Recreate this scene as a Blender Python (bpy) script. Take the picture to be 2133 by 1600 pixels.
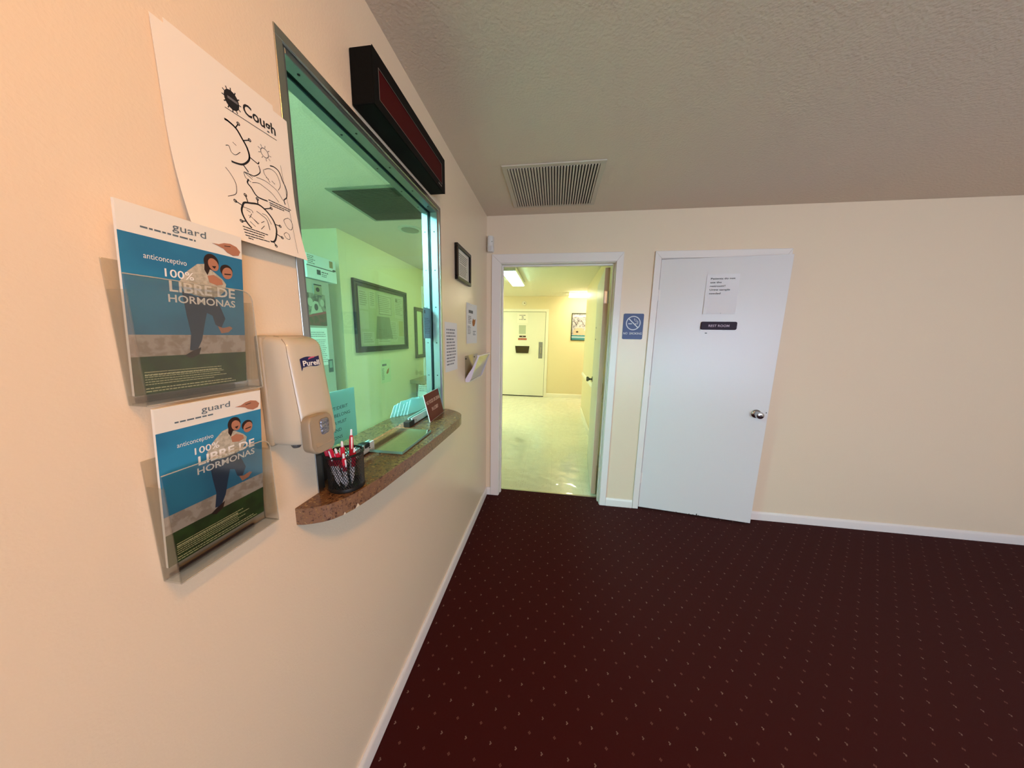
import bpy, bmesh, math, random
from mathutils import Vector, Matrix
random.seed(7)
S = bpy.context.scene
COL = S.collection
for o in list(bpy.data.objects): bpy.data.objects.remove(o, do_unlink=True)

# ------------------------------------------------------------------ camera
CAM = (0.5869, 0.0, 1.4845)
YAW, PITCH, ROLL, FPX = -0.1403, 0.1638, 0.0182, 609.93
_f = Vector((math.sin(YAW)*math.cos(PITCH), math.cos(YAW)*math.cos(PITCH), -math.sin(PITCH)))
_r = Vector((math.cos(YAW), -math.sin(YAW), 0)); _u = _r.cross(_f)
_r2 = _r*math.cos(ROLL)+_u*math.sin(ROLL); _u2 = _u*math.cos(ROLL)-_r*math.sin(ROLL)
cd = bpy.data.cameras.new('camera'); cam = bpy.data.objects.new('camera', cd); COL.objects.link(cam)
cd.sensor_fit = 'HORIZONTAL'; cd.sensor_width = 36.0; cd.lens = FPX/2133*36.0; cd.clip_start = 0.02; cd.clip_end = 60
cam.matrix_world = Matrix(((_r2.x,_u2.x,-_f.x,CAM[0]),(_r2.y,_u2.y,-_f.y,CAM[1]),(_r2.z,_u2.z,-_f.z,CAM[2]),(0,0,0,1)))
S.camera = cam

# ------------------------------------------------------------------ light and exposure
S.view_settings.view_transform = 'Standard'; S.view_settings.look = 'None'
S.view_settings.gamma = 1.0; S.view_settings.use_curve_mapping = False
S.view_settings.exposure = 1.0
W = bpy.data.worlds.new('world'); S.world = W; W.use_nodes = True
W.node_tree.nodes['Background'].inputs[0].default_value = (0.60, 0.76, 1.0, 1)
W.node_tree.nodes['Background'].inputs[1].default_value = SKY = 5.6
# strengths of the fittings of the place (their own emission sits in their builders)
PANEL_W = 45.0       # surface mounted lobby ceiling fitting, warm white
OFFICE_W = 50.0      # office troffer, also scaled down for the added unseen light
TUBE_W = 12.0        # corridor wraparound by the door (cool)
TUBE2_W = 10.0      # corridor wraparound further back (warm)
# daylight comes in through the lobby window behind the camera; a portal guides the sky light
pl = bpy.data.lights.new('window_daylight', 'AREA'); pl.shape = 'RECTANGLE'; pl.size = 2.6; pl.size_y = 1.7
pl.cycles.is_portal = True
po = bpy.data.objects.new('window_daylight', pl); COL.objects.link(po)
po.location = (2.9, -2.62, 1.25); po.rotation_euler = (math.radians(90), 0, 0)

# ------------------------------------------------------------------ dimensions
D = 2.517      # face of the back wall of the lobby
HC = 2.44      # lobby and office ceiling
HC2 = 2.41     # corridor ceiling
YB = 7.15      # far wall of the corridor

# ------------------------------------------------------------------ materials
def srgb(h):
    if isinstance(h, str):
        c = [int(h[i:i+2], 16)/255 for i in (0, 2, 4)]
    else: c = [v/255 for v in h]
    return tuple((v/12.92 if v <= .04045 else ((v+.055)/1.055)**2.4) for v in c)+(1,)
_M = {}
def mat(name, col, rough=.5, metal=0., bump=None, var=None, spec=.5, coat=0., alpha=1., trans=0., ior=1.45):
    """bump=(scale, distance, detail); var=(scale, other colour, low, high)"""
    if name in _M: return _M[name]
    m = bpy.data.materials.new(name); m.use_nodes = True; n = m.node_tree.nodes; l = m.node_tree.links
    b = n['Principled BSDF']; b.inputs['Base Color'].default_value = srgb(col)
    b.inputs['Roughness'].default_value = rough; b.inputs['Metallic'].default_value = metal
    b.inputs['Specular IOR Level'].default_value = spec; b.inputs['Coat Weight'].default_value = coat
    b.inputs['Alpha'].default_value = alpha; b.inputs['Transmission Weight'].default_value = trans; b.inputs['IOR'].default_value = ior
    if bump or var:
        g = n.new('ShaderNodeNewGeometry')
    if var:
        t = n.new('ShaderNodeTexNoise'); t.inputs['Scale'].default_value = var[0]; t.inputs['Detail'].default_value = 3
        l.new(g.outputs['Position'], t.inputs['Vector'])
        r = n.new('ShaderNodeMapRange'); r.inputs['From Min'].default_value = var[2]; r.inputs['From Max'].default_value = var[3]
        l.new(t.outputs['Fac'], r.inputs['Value'])
        x = n.new('ShaderNodeMix'); x.data_type = 'RGBA'; x.inputs['A'].default_value = srgb(col); x.inputs['B'].default_value = srgb(var[1])
        l.new(r.outputs[0], x.inputs['Factor']); l.new(x.outputs['Result'], b.inputs['Base Color'])
    if bump:
        t = n.new('ShaderNodeTexNoise'); t.inputs['Scale'].default_value = bump[0]; t.inputs['Detail'].default_value = bump[2]
        l.new(g.outputs['Position'], t.inputs['Vector'])
        u = n.new('ShaderNodeBump'); u.inputs['Distance'].default_value = bump[1]; u.inputs['Strength'].default_value = 1
        l.new(t.outputs['Fac'], u.inputs['Height']); l.new(u.outputs['Normal'], b.inputs['Normal'])
    _M[name] = m; return m
def emit(name, col, s):
    m = bpy.data.materials.new(name); m.use_nodes = True; n = m.node_tree.nodes
    b = n['Principled BSDF']; b.inputs['Base Color'].default_value = (.8,.8,.8,1)
    b.inputs['Emission Color'].default_value = srgb(col); b.inputs['Emission Strength'].default_value = s
    return m
WALL = mat('wall_paint', 'ead4b7', .28, bump=(190, .00045, 2), spec=.5)
WALLY = mat('corridor_paint', 'e9dcb4', .42, bump=(190, .0006, 2))
WALLO = mat('office_paint', 'e4d9b4', .6, bump=(150, .0006, 2))
CEIL = mat('ceiling_texture', 'e0cdb9', .9, bump=(95, .0022, 3))
CEILC = mat('corridor_ceiling_texture', 'e9e6d2', .9, bump=(80, .006, 3))
TRIM = mat('trim_paint', 'eae0d8', .35, bump=(60, .0004, 2))
TRIMC = mat('corridor_trim_paint', 'f3efda', .35)
DOORM = mat('door_paint', 'dfdad6', .30, bump=(45, .0004, 2))
DOORC = mat('corridor_door_paint', 'ecead4', .4)
STEEL = mat('brushed_steel', 'b4b4ae', .3, 1.0, bump=(220, .0002, 1))
CHROME = mat('chrome', 'b8bcc0', .12, 1.0)
DARKMETAL = mat('dark_metal', '33332f', .35, .8)
CHANNEL = mat('channel_steel', '8d9294', .42, 1.0, bump=(220, .0002, 1))
BLACK = mat('black_plastic', '14120f', .42)
BLACKG = mat('black_gloss', '0c0b0b', .3, spec=.25)
DARK = mat('shade_black', '0a0908', .9)  # flat black that paints in the shade of gaps and ducts
WHITE = mat('white_plastic', 'dedad2', .35)
PAPER = mat('paper_white', 'e6e2e2', .75)
PAPERW = mat('paper_cream', 'efe6d6', .75)
INK = mat('ink', '1b1a1c', .7)
INKG = mat('ink_grey', '6c6a6c', .7)

def carpet():
    m = bpy.data.materials.new('carpet'); m.use_nodes = True; n = m.node_tree.nodes; l = m.node_tree.links
    b = n['Principled BSDF']; b.inputs['Roughness'].default_value = .95; b.inputs['Specular IOR Level'].default_value = .1
    b.inputs['Sheen Weight'].default_value = .04; b.inputs['Sheen Roughness'].default_value = .5
    g = n.new('ShaderNodeNewGeometry'); sp = n.new('ShaderNodeSeparateXYZ'); l.new(g.outputs['Position'], sp.inputs[0])
    def M(op, a, b_=None, c=None):
        k = n.new('ShaderNodeMath'); k.operation = op
        for i, v in enumerate((a, b_, c)):
            if v is None: continue
            if isinstance(v, (int, float)): k.inputs[i].default_value = v
            else: l.new(v, k.inputs[i])
        return k.outputs[0]
    def lattice(x0, y0):
        # distance (diamond) to the nearest node of the grid
        px, py = .0940, .1007
        ax = M('MULTIPLY', M('SUBTRACT', M('FRACT', M('ADD', M('DIVIDE', M('SUBTRACT', sp.outputs[0], x0), px), .5+20)), .5), px)
        ay = M('MULTIPLY', M('SUBTRACT', M('FRACT', M('ADD', M('DIVIDE', M('SUBTRACT', sp.outputs[1], y0), py), .5+40)), .5), py)
        return ax, ay
    def tuft(ax, ay, dx, dy, r):
        d = M('ADD', M('ABSOLUTE', M('SUBTRACT', ax, dx)), M('ABSOLUTE', M('SUBTRACT', ay, dy)))
        return M('LESS_THAN', d, r)
    def motif(x0, y0, ds, r):
        ax, ay = lattice(x0, y0); o = None
        for dx, dy in ds:
            t = tuft(ax, ay, dx, dy, r); o = t if o is None else M('MAXIMUM', o, t)
        return o
    e = .0032
    bright = motif(.036, 1.1355, [(e,0),(0,e),(0,-e)], .0028)
    dim = motif(.083, 1.1860, [(e,0),(-e,0),(0,e),(0,-e)], .0027)
    t = n.new('ShaderNodeTexNoise'); t.inputs['Scale'].default_value = 900; t.inputs['Detail'].default_value = 2; l.new(g.outputs['Position'], t.inputs['Vector'])
    t2 = n.new('ShaderNodeTexNoise'); t2.inputs['Scale'].default_value = 40; l.new(g.outputs['Position'], t2.inputs['Vector'])
    mx = n.new('ShaderNodeMix'); mx.data_type = 'RGBA'; l.new(t.outputs['Fac'], mx.inputs['Factor'])
    mx.inputs['A'].default_value = srgb('330706'); mx.inputs['B'].default_value = srgb('470e0b')
    mb = n.new('ShaderNodeMix'); mb.data_type = 'RGBA'; l.new(bright, mb.inputs['Factor']); l.new(mx.outputs['Result'], mb.inputs['A']); mb.inputs['B'].default_value = srgb('96796c')
    # some of the bright tufts are worn
    wn = M('MULTIPLY', bright, M('ADD', .35, M('MULTIPLY', t2.outputs['Fac'], .9))); l.new(wn, mb.inputs['Factor'])
    md = n.new('ShaderNodeMix'); md.data_type = 'RGBA'; l.new(M('MULTIPLY', dim, .8), md.inputs['Factor']); l.new(mb.outputs['Result'], md.inputs['A']); md.inputs['B'].default_value = srgb('7c5046')
    l.new(md.outputs['Result'], b.inputs['Base Color'])
    u = n.new('ShaderNodeBump'); u.inputs['Distance'].default_value = .003; u.inputs['Strength'].default_value = .8
    l.new(t.outputs['Fac'], u.inputs['Height']); l.new(u.outputs['Normal'], b.inputs['Normal'])
    return m
def vinyl():
    m = bpy.data.materials.new('vinyl_tile'); m.use_nodes = True; n = m.node_tree.nodes; l = m.node_tree.links
    b = n['Principled BSDF']; b.inputs['Roughness'].default_value = .08; b.inputs['Coat Weight'].default_value = .6; b.inputs['Coat Roughness'].default_value = .04
    g = n.new('ShaderNodeNewGeometry')
    br = n.new('ShaderNodeTexBrick'); br.offset = 0; br.inputs['Scale'].default_value = 1; br.inputs['Brick Width'].default_value = .305; br.inputs['Row Height'].default_value = .305
    br.inputs['Mortar Size'].default_value = .0012; br.inputs['Color1'].default_value = srgb('e0e0c6'); br.inputs['Color2'].default_value = srgb('dbdbc1'); br.inputs['Mortar'].default_value = srgb('cfcbb0')
    l.new(g.outputs['Position'], br.inputs['Vector'])
    t = n.new('ShaderNodeTexNoise'); t.inputs['Scale'].default_value = 70; t.inputs['Detail'].default_value = 4; l.new(g.outputs['Position'], t.inputs['Vector'])
    r = n.new('ShaderNodeMapRange'); r.inputs['From Min'].default_value = .62; r.inputs['From Max'].default_value = .70; l.new(t.outputs['Fac'], r.inputs['Value'])
    mx = n.new('ShaderNodeMix'); mx.data_type = 'RGBA'; l.new(r.outputs[0], mx.inputs['Factor']); l.new(br.outputs['Color'], mx.inputs['A']); mx.inputs['B'].default_value = srgb('b0a88a')
    l.new(mx.outputs['Result'], b.inputs['Base Color'])
    w = n.new('ShaderNodeTexNoise'); w.inputs['Scale'].default_value = 7; w.inputs['Detail'].default_value = 1; l.new(g.outputs['Position'], w.inputs['Vector'])
    u = n.new('ShaderNodeBump'); u.inputs['Distance'].default_value = .014; u.inputs['Strength'].default_value = .5
    l.new(w.outputs['Fac'], u.inputs['Height']); l.new(u.outputs['Normal'], b.inputs['Normal']); l.new(u.outputs['Normal'], b.inputs['Coat Normal'])
    return m
def granite(name='granite_laminate', dark='2c1a10', mid='714e33', light='a98a55', rough=.22, stretch=(1,1,1)):
    m = bpy.data.materials.new(name); m.use_nodes = True; n = m.node_tree.nodes; l = m.node_tree.links
    b = n['Principled BSDF']; b.inputs['Roughness'].default_value = rough
    g = n.new('ShaderNodeNewGeometry'); mp = n.new('ShaderNodeMapping'); mp.inputs['Scale'].default_value = stretch; l.new(g.outputs['Position'], mp.inputs[0])
    t = n.new('ShaderNodeTexNoise'); t.inputs['Scale'].default_value = 105; t.inputs['Detail'].default_value = 5; t.inputs['Roughness'].default_value = .65; t.inputs['Distortion'].default_value = 1.2
    l.new(mp.outputs[0], t.inputs['Vector'])
    c = n.new('ShaderNodeValToRGB'); e = c.color_ramp.elements
    e[0].position = .36; e[0].color = srgb(dark); e[1].position = .68; e[1].color = srgb(light)
    k = e.new(.46); k.color = srgb(mid); k = e.new(.56); k.color = srgb(mid); k = e.new(.6); k.color = srgb('876338')
    l.new(t.outputs['Fac'], c.inputs['Fac']); l.new(c.outputs['Color'], b.inputs['Base Color'])
    return m
def tinted(name, col, gloss=.05, rough=.02):
    """thin clear sheet: tinted straight-through light plus a fresnel reflection"""
    m = bpy.data.materials.new(name); m.use_nodes = True; n = m.node_tree.nodes; l = m.node_tree.links
    n.remove(n['Principled BSDF']); out = n['Material Output']
    t = n.new('ShaderNodeBsdfTransparent'); t.inputs['Color'].default_value = tuple(col)+(1,)
    gl = n.new('ShaderNodeBsdfGlossy'); gl.inputs['Roughness'].default_value = rough
    f = n.new('ShaderNodeFresnel'); ge = n.new('ShaderNodeNewGeometry'); io = n.new('ShaderNodeMapRange')
    io.inputs['To Min'].default_value = 1.45; io.inputs['To Max'].default_value = 1/1.45   # same reflectance from both sides of the thin sheet
    l.new(ge.outputs['Backfacing'], io.inputs['Value']); l.new(io.outputs[0], f.inputs['IOR'])
    k = n.new('ShaderNodeMath'); k.operation = 'MULTIPLY_ADD'; k.inputs[1].default_value = .8; k.inputs[2].default_value = gloss-.03; l.new(f.outputs[0], k.inputs[0])
    x = n.new('ShaderNodeMixShader'); l.new(k.outputs[0], x.inputs[0]); l.new(t.outputs[0], x.inputs[1]); l.new(gl.outputs[0], x.inputs[2])
    l.new(x.outputs[0], out.inputs['Surface'])
    return m
CARPET = carpet(); VINYL = vinyl(); GRAN = granite(); GRANO = granite('granite_pale', '4a4030', '8f8467', 'c4b890')
GLASS = tinted('window_glass', (.67, .95, .94)); CLEAR = tinted('clear_acrylic', (.93, .93, .91), .09, .08)
PLATEG = tinted('slab_glass', (.74, .78, .76), .40, .04)
EDGEG = mat('glass_edge', '6f9486', .15, spec=.6)

# ------------------------------------------------------------------ mesh helpers
X, Y, Z = Vector((1,0,0)), Vector((0,1,0)), Vector((0,0,1))
class MB:
    def __init__(s): s.v = []; s.f = []; s.m = []; s.k = 0
    def mi(s, k): s.k = k; return s
    def add(s, vs, fs):
        o = len(s.v); s.v += [Vector(p) for p in vs]; s.f += [[i+o for i in f] for f in fs]; s.m += [s.k]*len(fs); return s
    def box(s, a, b):
        x0,y0,z0 = [min(p,q) for p,q in zip(a,b)]; x1,y1,z1 = [max(p,q) for p,q in zip(a,b)]
        return s.add([(x0,y0,z0),(x1,y0,z0),(x1,y1,z0),(x0,y1,z0),(x0,y0,z1),(x1,y0,z1),(x1,y1,z1),(x0,y1,z1)],
                     [(0,3,2,1),(4,5,6,7),(0,1,5,4),(1,2,6,5),(2,3,7,6),(3,0,4,7)])
    def hexa(s, p):  # eight corners: bottom four, top four
        return s.add(p, [(0,3,2,1),(4,5,6,7),(0,1,5,4),(1,2,6,5),(2,3,7,6),(3,0,4,7)])
    def prism(s, pts, d):   # closed polygon extruded along d
        n = len(pts); d = Vector(d); p = [Vector(q) for q in pts]
        return s.add(p+[q+d for q in p], [list(range(n))[::-1], list(range(n,2*n))]+[(i,(i+1)%n,n+(i+1)%n,n+i) for i in range(n)])
    def loft(s, rings, cap=True):
        n = len(rings[0]); vs = [q for r in rings for q in r]; fs = []
        for k in range(len(rings)-1):
            for i in range(n): fs.append((k*n+i, k*n+(i+1)%n, (k+1)*n+(i+1)%n, (k+1)*n+i))
        if cap: fs += [list(range(n))[::-1], [len(vs)-n+i for i in range(n)]]
        return s.add(vs, fs)
    def tube(s, pts, r, n=8, closed=False, cap=True):
        P = [Vector(p) for p in pts]; rs = r if isinstance(r, (list,tuple)) else [r]*len(P); rings = []
        for i, p in enumerate(P):
            a = P[(i-1)%len(P)] if (i or closed) else P[0]; b = P[(i+1)%len(P)] if (i < len(P)-1 or closed) else P[-1]
            t = (b-a).normalized(); up = Z if abs(t.z) < .9 else X
            e = t.cross(up).normalized(); g = e.cross(t)
            rings.append([p+e*math.cos(2*math.pi*k/n)*rs[i]+g*math.sin(2*math.pi*k/n)*rs[i] for k in range(n)])
        if closed: rings.append(rings[0]); cap = False
        return s.loft(rings, cap)
    def lathe(s, c, ax, prof, n=24):   # prof = [(radius, height along axis)]
        ax = Vector(ax).normalized(); up = Z if abs(ax.z) < .9 else X; e = ax.cross(up).normalized(); g = ax.cross(e); c = Vector(c)
        return s.loft([[c+ax*h+(e*math.cos(2*math.pi*k/n)+g*math.sin(2*math.pi*k/n))*max(r,1e-5) for k in range(n)] for r,h in prof])
    def build(s, name, mats, parent=None, bevel=0, seg=2, smooth=False):
        if not isinstance(mats, (list,tuple)): mats = [mats]
        if parent is None:
            xs = [[p[i] for p in s.v] for i in range(3)]
            org = Vector(((min(xs[0])+max(xs[0]))/2, (min(xs[1])+max(xs[1]))/2, min(xs[2])))
        else: org = parent['_org'] if '_org' in parent else (0,0,0); org = Vector(org)
        me = bpy.data.meshes.new(name); me.from_pydata([tuple(p-org) for p in s.v], [], s.f)
        for q in mats: me.materials.append(q)
        for p, k in zip(me.polygons, s.m): p.material_index = k
        bm = bmesh.new(); bm.from_mesh(me); bmesh.ops.recalc_face_normals(bm, faces=bm.faces); bm.to_mesh(me); bm.free()
        if smooth:
            for p in me.polygons: p.use_smooth = True
            try: me.set_sharp_from_angle(angle=math.radians(38))
            except Exception: pass
        o = bpy.data.objects.new(name, me); COL.objects.link(o)
        if parent is None: o.location = org
        else: o.parent = parent
        o['_org'] = tuple(org)
        if bevel:
            bv = o.modifiers.new('bevel', 'BEVEL'); bv.width = bevel; bv.segments = seg; bv.limit_method = 'ANGLE'; bv.angle_limit = math.radians(40)
        return o
def thing(name, label, cat, loc, group=None):
    o = bpy.data.objects.new(name, None); COL.objects.link(o); o.location = loc; o.empty_display_size = .05
    o['_org'] = tuple(loc); return tag(o, label, cat, group)
def tag(o, label=None, cat=None, group=None, kind=None):
    if label: o['label'] = label
    if cat: o['category'] = cat
    if group: o['group'] = group
    if kind: o['kind'] = kind
    return o
def struct(o, label=None): o['kind'] = 'structure'; return tag(o, label)
def sroot(name, loc=(0,0,0), label=None):
    o = bpy.data.objects.new(name, None); COL.objects.link(o); o.location = loc; o['_org'] = tuple(loc); return struct(o, label)

class Fr:
    """flat frame: origin, u (right), v (up), n (towards the viewer)"""
    def __init__(s, o, u=Y, v=Z): s.o = Vector(o); s.u = Vector(u).normalized(); s.v = Vector(v).normalized(); s.n = s.u.cross(s.v).normalized()
    def p(s, a, b, c=0): return s.o+s.u*a+s.v*b+s.n*c
    def box(s, m, u0, u1, v0, v1, n0, n1):
        return m.hexa([s.p(u0,v0,n0),s.p(u1,v0,n0),s.p(u1,v0,n1),s.p(u0,v0,n1),s.p(u0,v1,n0),s.p(u1,v1,n0),s.p(u1,v1,n1),s.p(u0,v1,n1)])
    def poly(s, m, pts, n0=0, t=.0004):
        return m.prism([s.p(a,b,n0) for a,b in pts], s.n*t)
    def disc(s, m, a, b, ra, rb=None, n0=0, t=.0004, k=24, rot=0):
        rb = rb or ra; c, q = math.cos(rot), math.sin(rot); pts = []
        for i in range(k):
            w = 2*math.pi*i/k; x, y = ra*math.cos(w), rb*math.sin(w); pts.append((a+x*c-y*q, b+x*q+y*c))
        return s.poly(m, pts, n0, t)
    def stroke(s, m, pts, w, n0=0, t=.0004):
        for (a,b),(c,d) in zip(pts, pts[1:]):
            L = math.hypot(c-a, d-b) or 1e-6; ex, ey = (c-a)/L, (d-b)/L; h = w/2
            a2, b2, c2, d2 = a-ex*h*.6, b-ey*h*.6, c+ex*h*.6, d+ey*h*.6
            s.poly(m, [(a2+ey*h,b2-ex*h),(c2+ey*h,d2-ex*h),(c2-ey*h,d2+ex*h),(a2-ey*h,b2+ex*h)], n0, t)
        return m
    def ring(s, m, a, b, r0, r1, n0=0, t=.0004, k=40):
        for i in range(k):
            w0, w1 = 2*math.pi*i/k, 2*math.pi*(i+1)/k
            s.poly(m, [(a+r0*math.cos(w0),b+r0*math.sin(w0)),(a+r1*math.cos(w0),b+r1*math.sin(w0)),(a+r1*math.cos(w1),b+r1*math.sin(w1)),(a+r0*math.cos(w1),b+r0*math.sin(w1))], n0, t)
        return m
    def lines(s, m, u0, u1, vt, n, pitch, h, n0=0, ragged=.25, words=True):
        """rows of unreadably small print"""
        for i in range(n):
            v = vt-i*pitch; e = u1-(u1-u0)*random.random()*ragged; x = u0
            while x < e-h*.8:
                w = min(h*random.uniform(1.5, 5), e-x) if words else e-x
                s.box(m, x, x+w, v-h, v, n0, n0+.0003); x += w+h*.8
        return m
def text(name, body, fr, u0, v0, size, mt, parent, n0=.0006, width=None, align='LEFT', t=.0003, bold=0, shear=0):
    """lettering: baseline starts (or is centred) at u0, v0; size = cap height"""
    c = bpy.data.curves.new(name, 'FONT'); c.body = body; c.size = 1; c.align_x = align; c.offset = bold; c.shear = shear
    c.resolution_u = 3
    o = bpy.data.objects.new(name, c); COL.objects.link(o); bpy.context.view_layer.update()
    me = bpy.data.meshes.new_from_object(o.evaluated_get(bpy.context.evaluated_depsgraph_get())); bpy.data.objects.remove(o)
    k = size/.69
    if width:
        xs = [v.co.x for v in me.vertices]; kx = width/(max(xs)-min(xs))
    else: kx = k
    m = MB(); 
    vs = [fr.p(u0+v.co.x*kx, v0+v.co.y*k, n0+t) for v in me.vertices]
    m.add(vs, [list(p.vertices) for p in me.polygons])
    return m.build(name, mt, parent)

# ================================================================== SETTING
def wall_with_holes(name, mt, axis, a0, a1, s0, s1, z0, z1, holes):
    """slab between planes a0..a1 on 'axis'; along the other horizontal s0..s1; holes=(s0,s1,z0,z1)"""
    m = MB(); ss = sorted({s0, s1, *[h[0] for h in holes], *[h[1] for h in holes]}); zs = sorted({z0, z1, *[h[2] for h in holes], *[h[3] for h in holes]})
    for i in range(len(ss)-1):
        for j in range(len(zs)-1):
            cs, cz = (ss[i]+ss[i+1])/2, (zs[j]+zs[j+1])/2
            if any(h[0] < cs < h[1] and h[2] < cz < h[3] for h in holes): continue
            if axis == 0: m.box((a0, ss[i], zs[j]), (a1, ss[i+1], zs[j+1]))
            else: m.box((ss[i], a0, zs[j]), (ss[i+1], a1, zs[j+1]))
    return struct(m.build(name, mt))
WY0, WY1, WZ0, WZ1 = .632, 1.485, 1.075, 2.085
struct(MB().box((-.12,-2.72,-.1),(4.5,D+.118,0)).build('floor', CARPET))
struct(MB().box((-3.0,-1.0,-.1),(-.12,D+.12,0)).build('floor_office', mat('office_floor', 'b5ab9a', .5)))
struct(MB().box((-3.0,D+.1195,-.1),(4.5,YB+.1,0)).build('floor_corridor', VINYL))
struct(MB().box((-.12,-2.72,HC),(4.5,D+.12,HC+.1)).build('ceiling', CEIL))
struct(MB().box((-3.0,-1.0,HC),(-.1201,4.5,HC+.1)).build('ceiling_office', CEIL))
struct(MB().box((-.12,D+.12,HC2),(4.5,4.5,HC2+.1)).box((-3.0,4.5,HC2),(4.5,YB+.1,HC2+.1)).build('ceiling_corridor', CEILC))
wall_with_holes('wall_left', WALL, 0, -.085, 0, -2.72, D+.12, 0, HC, [(WY0, WY1, WZ0-.04, WZ1)])
wall_with_holes('wall_back', WALL, 1, D, D+.12, 0, 4.5, 0, HC, [(.118, 1.045, 0, 2.075), (1.370, 2.232, 0, 2.09)])
struct(MB().box((4.38,-2.6,0),(4.5,D,HC)).build('wall_right', WALL))
wall_with_holes('wall_front', WALL, 1, -2.72, -2.6, 0, 4.38, 0, HC, [(1.6, 4.2, .4, 2.1)])
# office behind the service window
struct(MB().box((-1.56,2.7505,0),(-1.46,4.42,HC)).build('wall_office_west', WALLO))
struct(MB().box((-3.0,2.65,0),(-1.46,2.75,HC)).build('wall_office_north', WALLO))
struct(MB().box((-3.0,-1.0,0),(-2.9,2.65,HC)).build('wall_office_far_west', WALLO))
struct(MB().box((-2.9,-1.0,0),(-.086,-.9,HC)).build('wall_office_south', WALLO))
struct(MB().box((-1.56,4.42,0),(-.25,4.5,HC)).build('wall_office_back', WALLO))
struct(MB().box((-.3,2.64,0),(-.25,4.42,HC)).box((-.3,2.6,0),(-.086,2.64,HC)).build('wall_office_east', WALLO))
# corridor
struct(MB().box((-.25,D+.12,0),(-.2,4.5,HC2)).build('wall_corridor_left', WALLY))
struct(MB().box((-1.9,4.5,0),(-1.8,YB,HC2)).build('wall_corridor_far_left', WALLY))
struct(MB().box((-1.9,4.5,0),(-.25,4.52,HC2)).build('wall_corridor_front', WALLY))
struct(MB().box((-1.9,YB,0),(4.5,YB+.1,HC2)).build('wall_corridor_back', WALLY))
struct(MB().box((1.16,D+.12,0),(1.26,5.87,HC2)).box((1.26,5.77,0),(4.4,5.87,HC2)).build('wall_corridor_right', WALLY))
struct(MB().box((4.4,5.77,0),(4.5,YB,HC2)).build('wall_corridor_far_right', WALLY))
# dark room behind the restroom door
struct(MB().box((1.27,3.6,0),(2.6,3.7,HC)).box((2.5,D+.12,0),(2.6,3.6,HC)).build('wall_restroom', WALL))

# baseboards with a rounded top
def baseboard(name, a, b, n, h=.072, t=.013, mt=TRIM, parent=None):
    a, b, n = Vector(a), Vector(b), Vector(n)
    prof = [(0,0),(t,0),(t,h*.72),(t*.8,h*.9),(t*.35,h),(0,h)]
    m = MB(); m.loft([[a+n*p+Z*q for p,q in prof],[b+n*p+Z*q for p,q in prof]])
    return struct(m.build(name, mt, smooth=True))
baseboard('baseboard_left', (0,-2.6,0), (0,D,0), X)
baseboard('baseboard_back', (.0135,D,0), (.044,D,0), -Y)
baseboard('baseboard_back_middle', (1.096,D,0), (1.322,D,0), -Y)
baseboard('baseboard_back_right', (2.258,D,0), (4.38,D,0), -Y)
baseboard('baseboard_right', (4.38,D,0), (4.38,-2.6,0), -X)
baseboard('baseboard_corridor_right', (1.16,2.75,0), (1.16,5.87,0), -X, .1, .014, TRIMC)
baseboard('baseboard_corridor_back', (.426,YB,0), (4.4,YB,0), -Y, .1, .014, TRIMC)
m = MB(); prof = [(0,.742),(.018,.75),(.022,.77),(.012,.80),(0,.806)]
m.loft([[Vector((1.16-a,2.75,b)) for a,b in prof],[Vector((1.16-a,5.87,b)) for a,b in prof]]); struct(m.build('trim_chair_rail', TRIMC))

# door casings
def casing(name, fr, xo0, xi0, xi1, xo1, zi, zo, mt, depth=.014, jamb=None):
    m = MB()
    def leg(u0, u1, v0, v1):
        fr.box(m, u0, u1, v0, v1, 0, depth)
    # mitred boards
    for pts in ([(xo0,0),(xi0,0),(xi0,zi),(xo0,zo)], [(xi1,0),(xo1,0),(xo1,zo),(xi1,zi)], [(xo0,zo),(xi0,zi),(xi1,zi),(xo1,zo)]):
        fr.poly(m, pts, 0, depth)
    if jamb:   # lining of the opening with a stop
        a, b, d, th = jamb
        fr.box(m, a, a+th, 0, b[1], -d, .001); fr.box(m, b[0]-th, b[0], 0, b[1], -d, .001); fr.box(m, a, b[0], b[1]-th, b[1], -d, .001)
    return struct(m.build(name, mt, bevel=.003))
FB = Fr((0, D, 0), X, Z)
casing('trim_doorway', FB, .045, .121, 1.042, 1.095, 2.073, 2.1424, TRIM, .015, (.112, (1.050, 2.08), .122, .012))
m = MB(); m.box((.124,D+.045,0),(.134,D+.08,2.068)); m.box((1.028,D+.045,0),(1.038,D+.08,2.068)); m.box((.134,D+.045,2.056),(1.028,D+.08,2.068))
struct(m.build('trim_doorway_stop', TRIM, bevel=.002))
casing('trim_restroom', FB, 1.3245, 1.372, 2.226, 2.262, 2.088, 2.1424, TRIM, .015, (1.366, (2.236, 2.095), .122, .01))
FC = Fr((0, YB, 0), X, Z)
casing('trim_corridor_door', FC, -.80, -.725, .365, .43, 2.055, 2.115, TRIMC, .02)
struct(MB().box((.136,D+.108,.0),(1.037,D+.126,.004)).build('trim_threshold', mat('threshold_metal', 'a8a184', .35, .8), bevel=.001))

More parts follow.
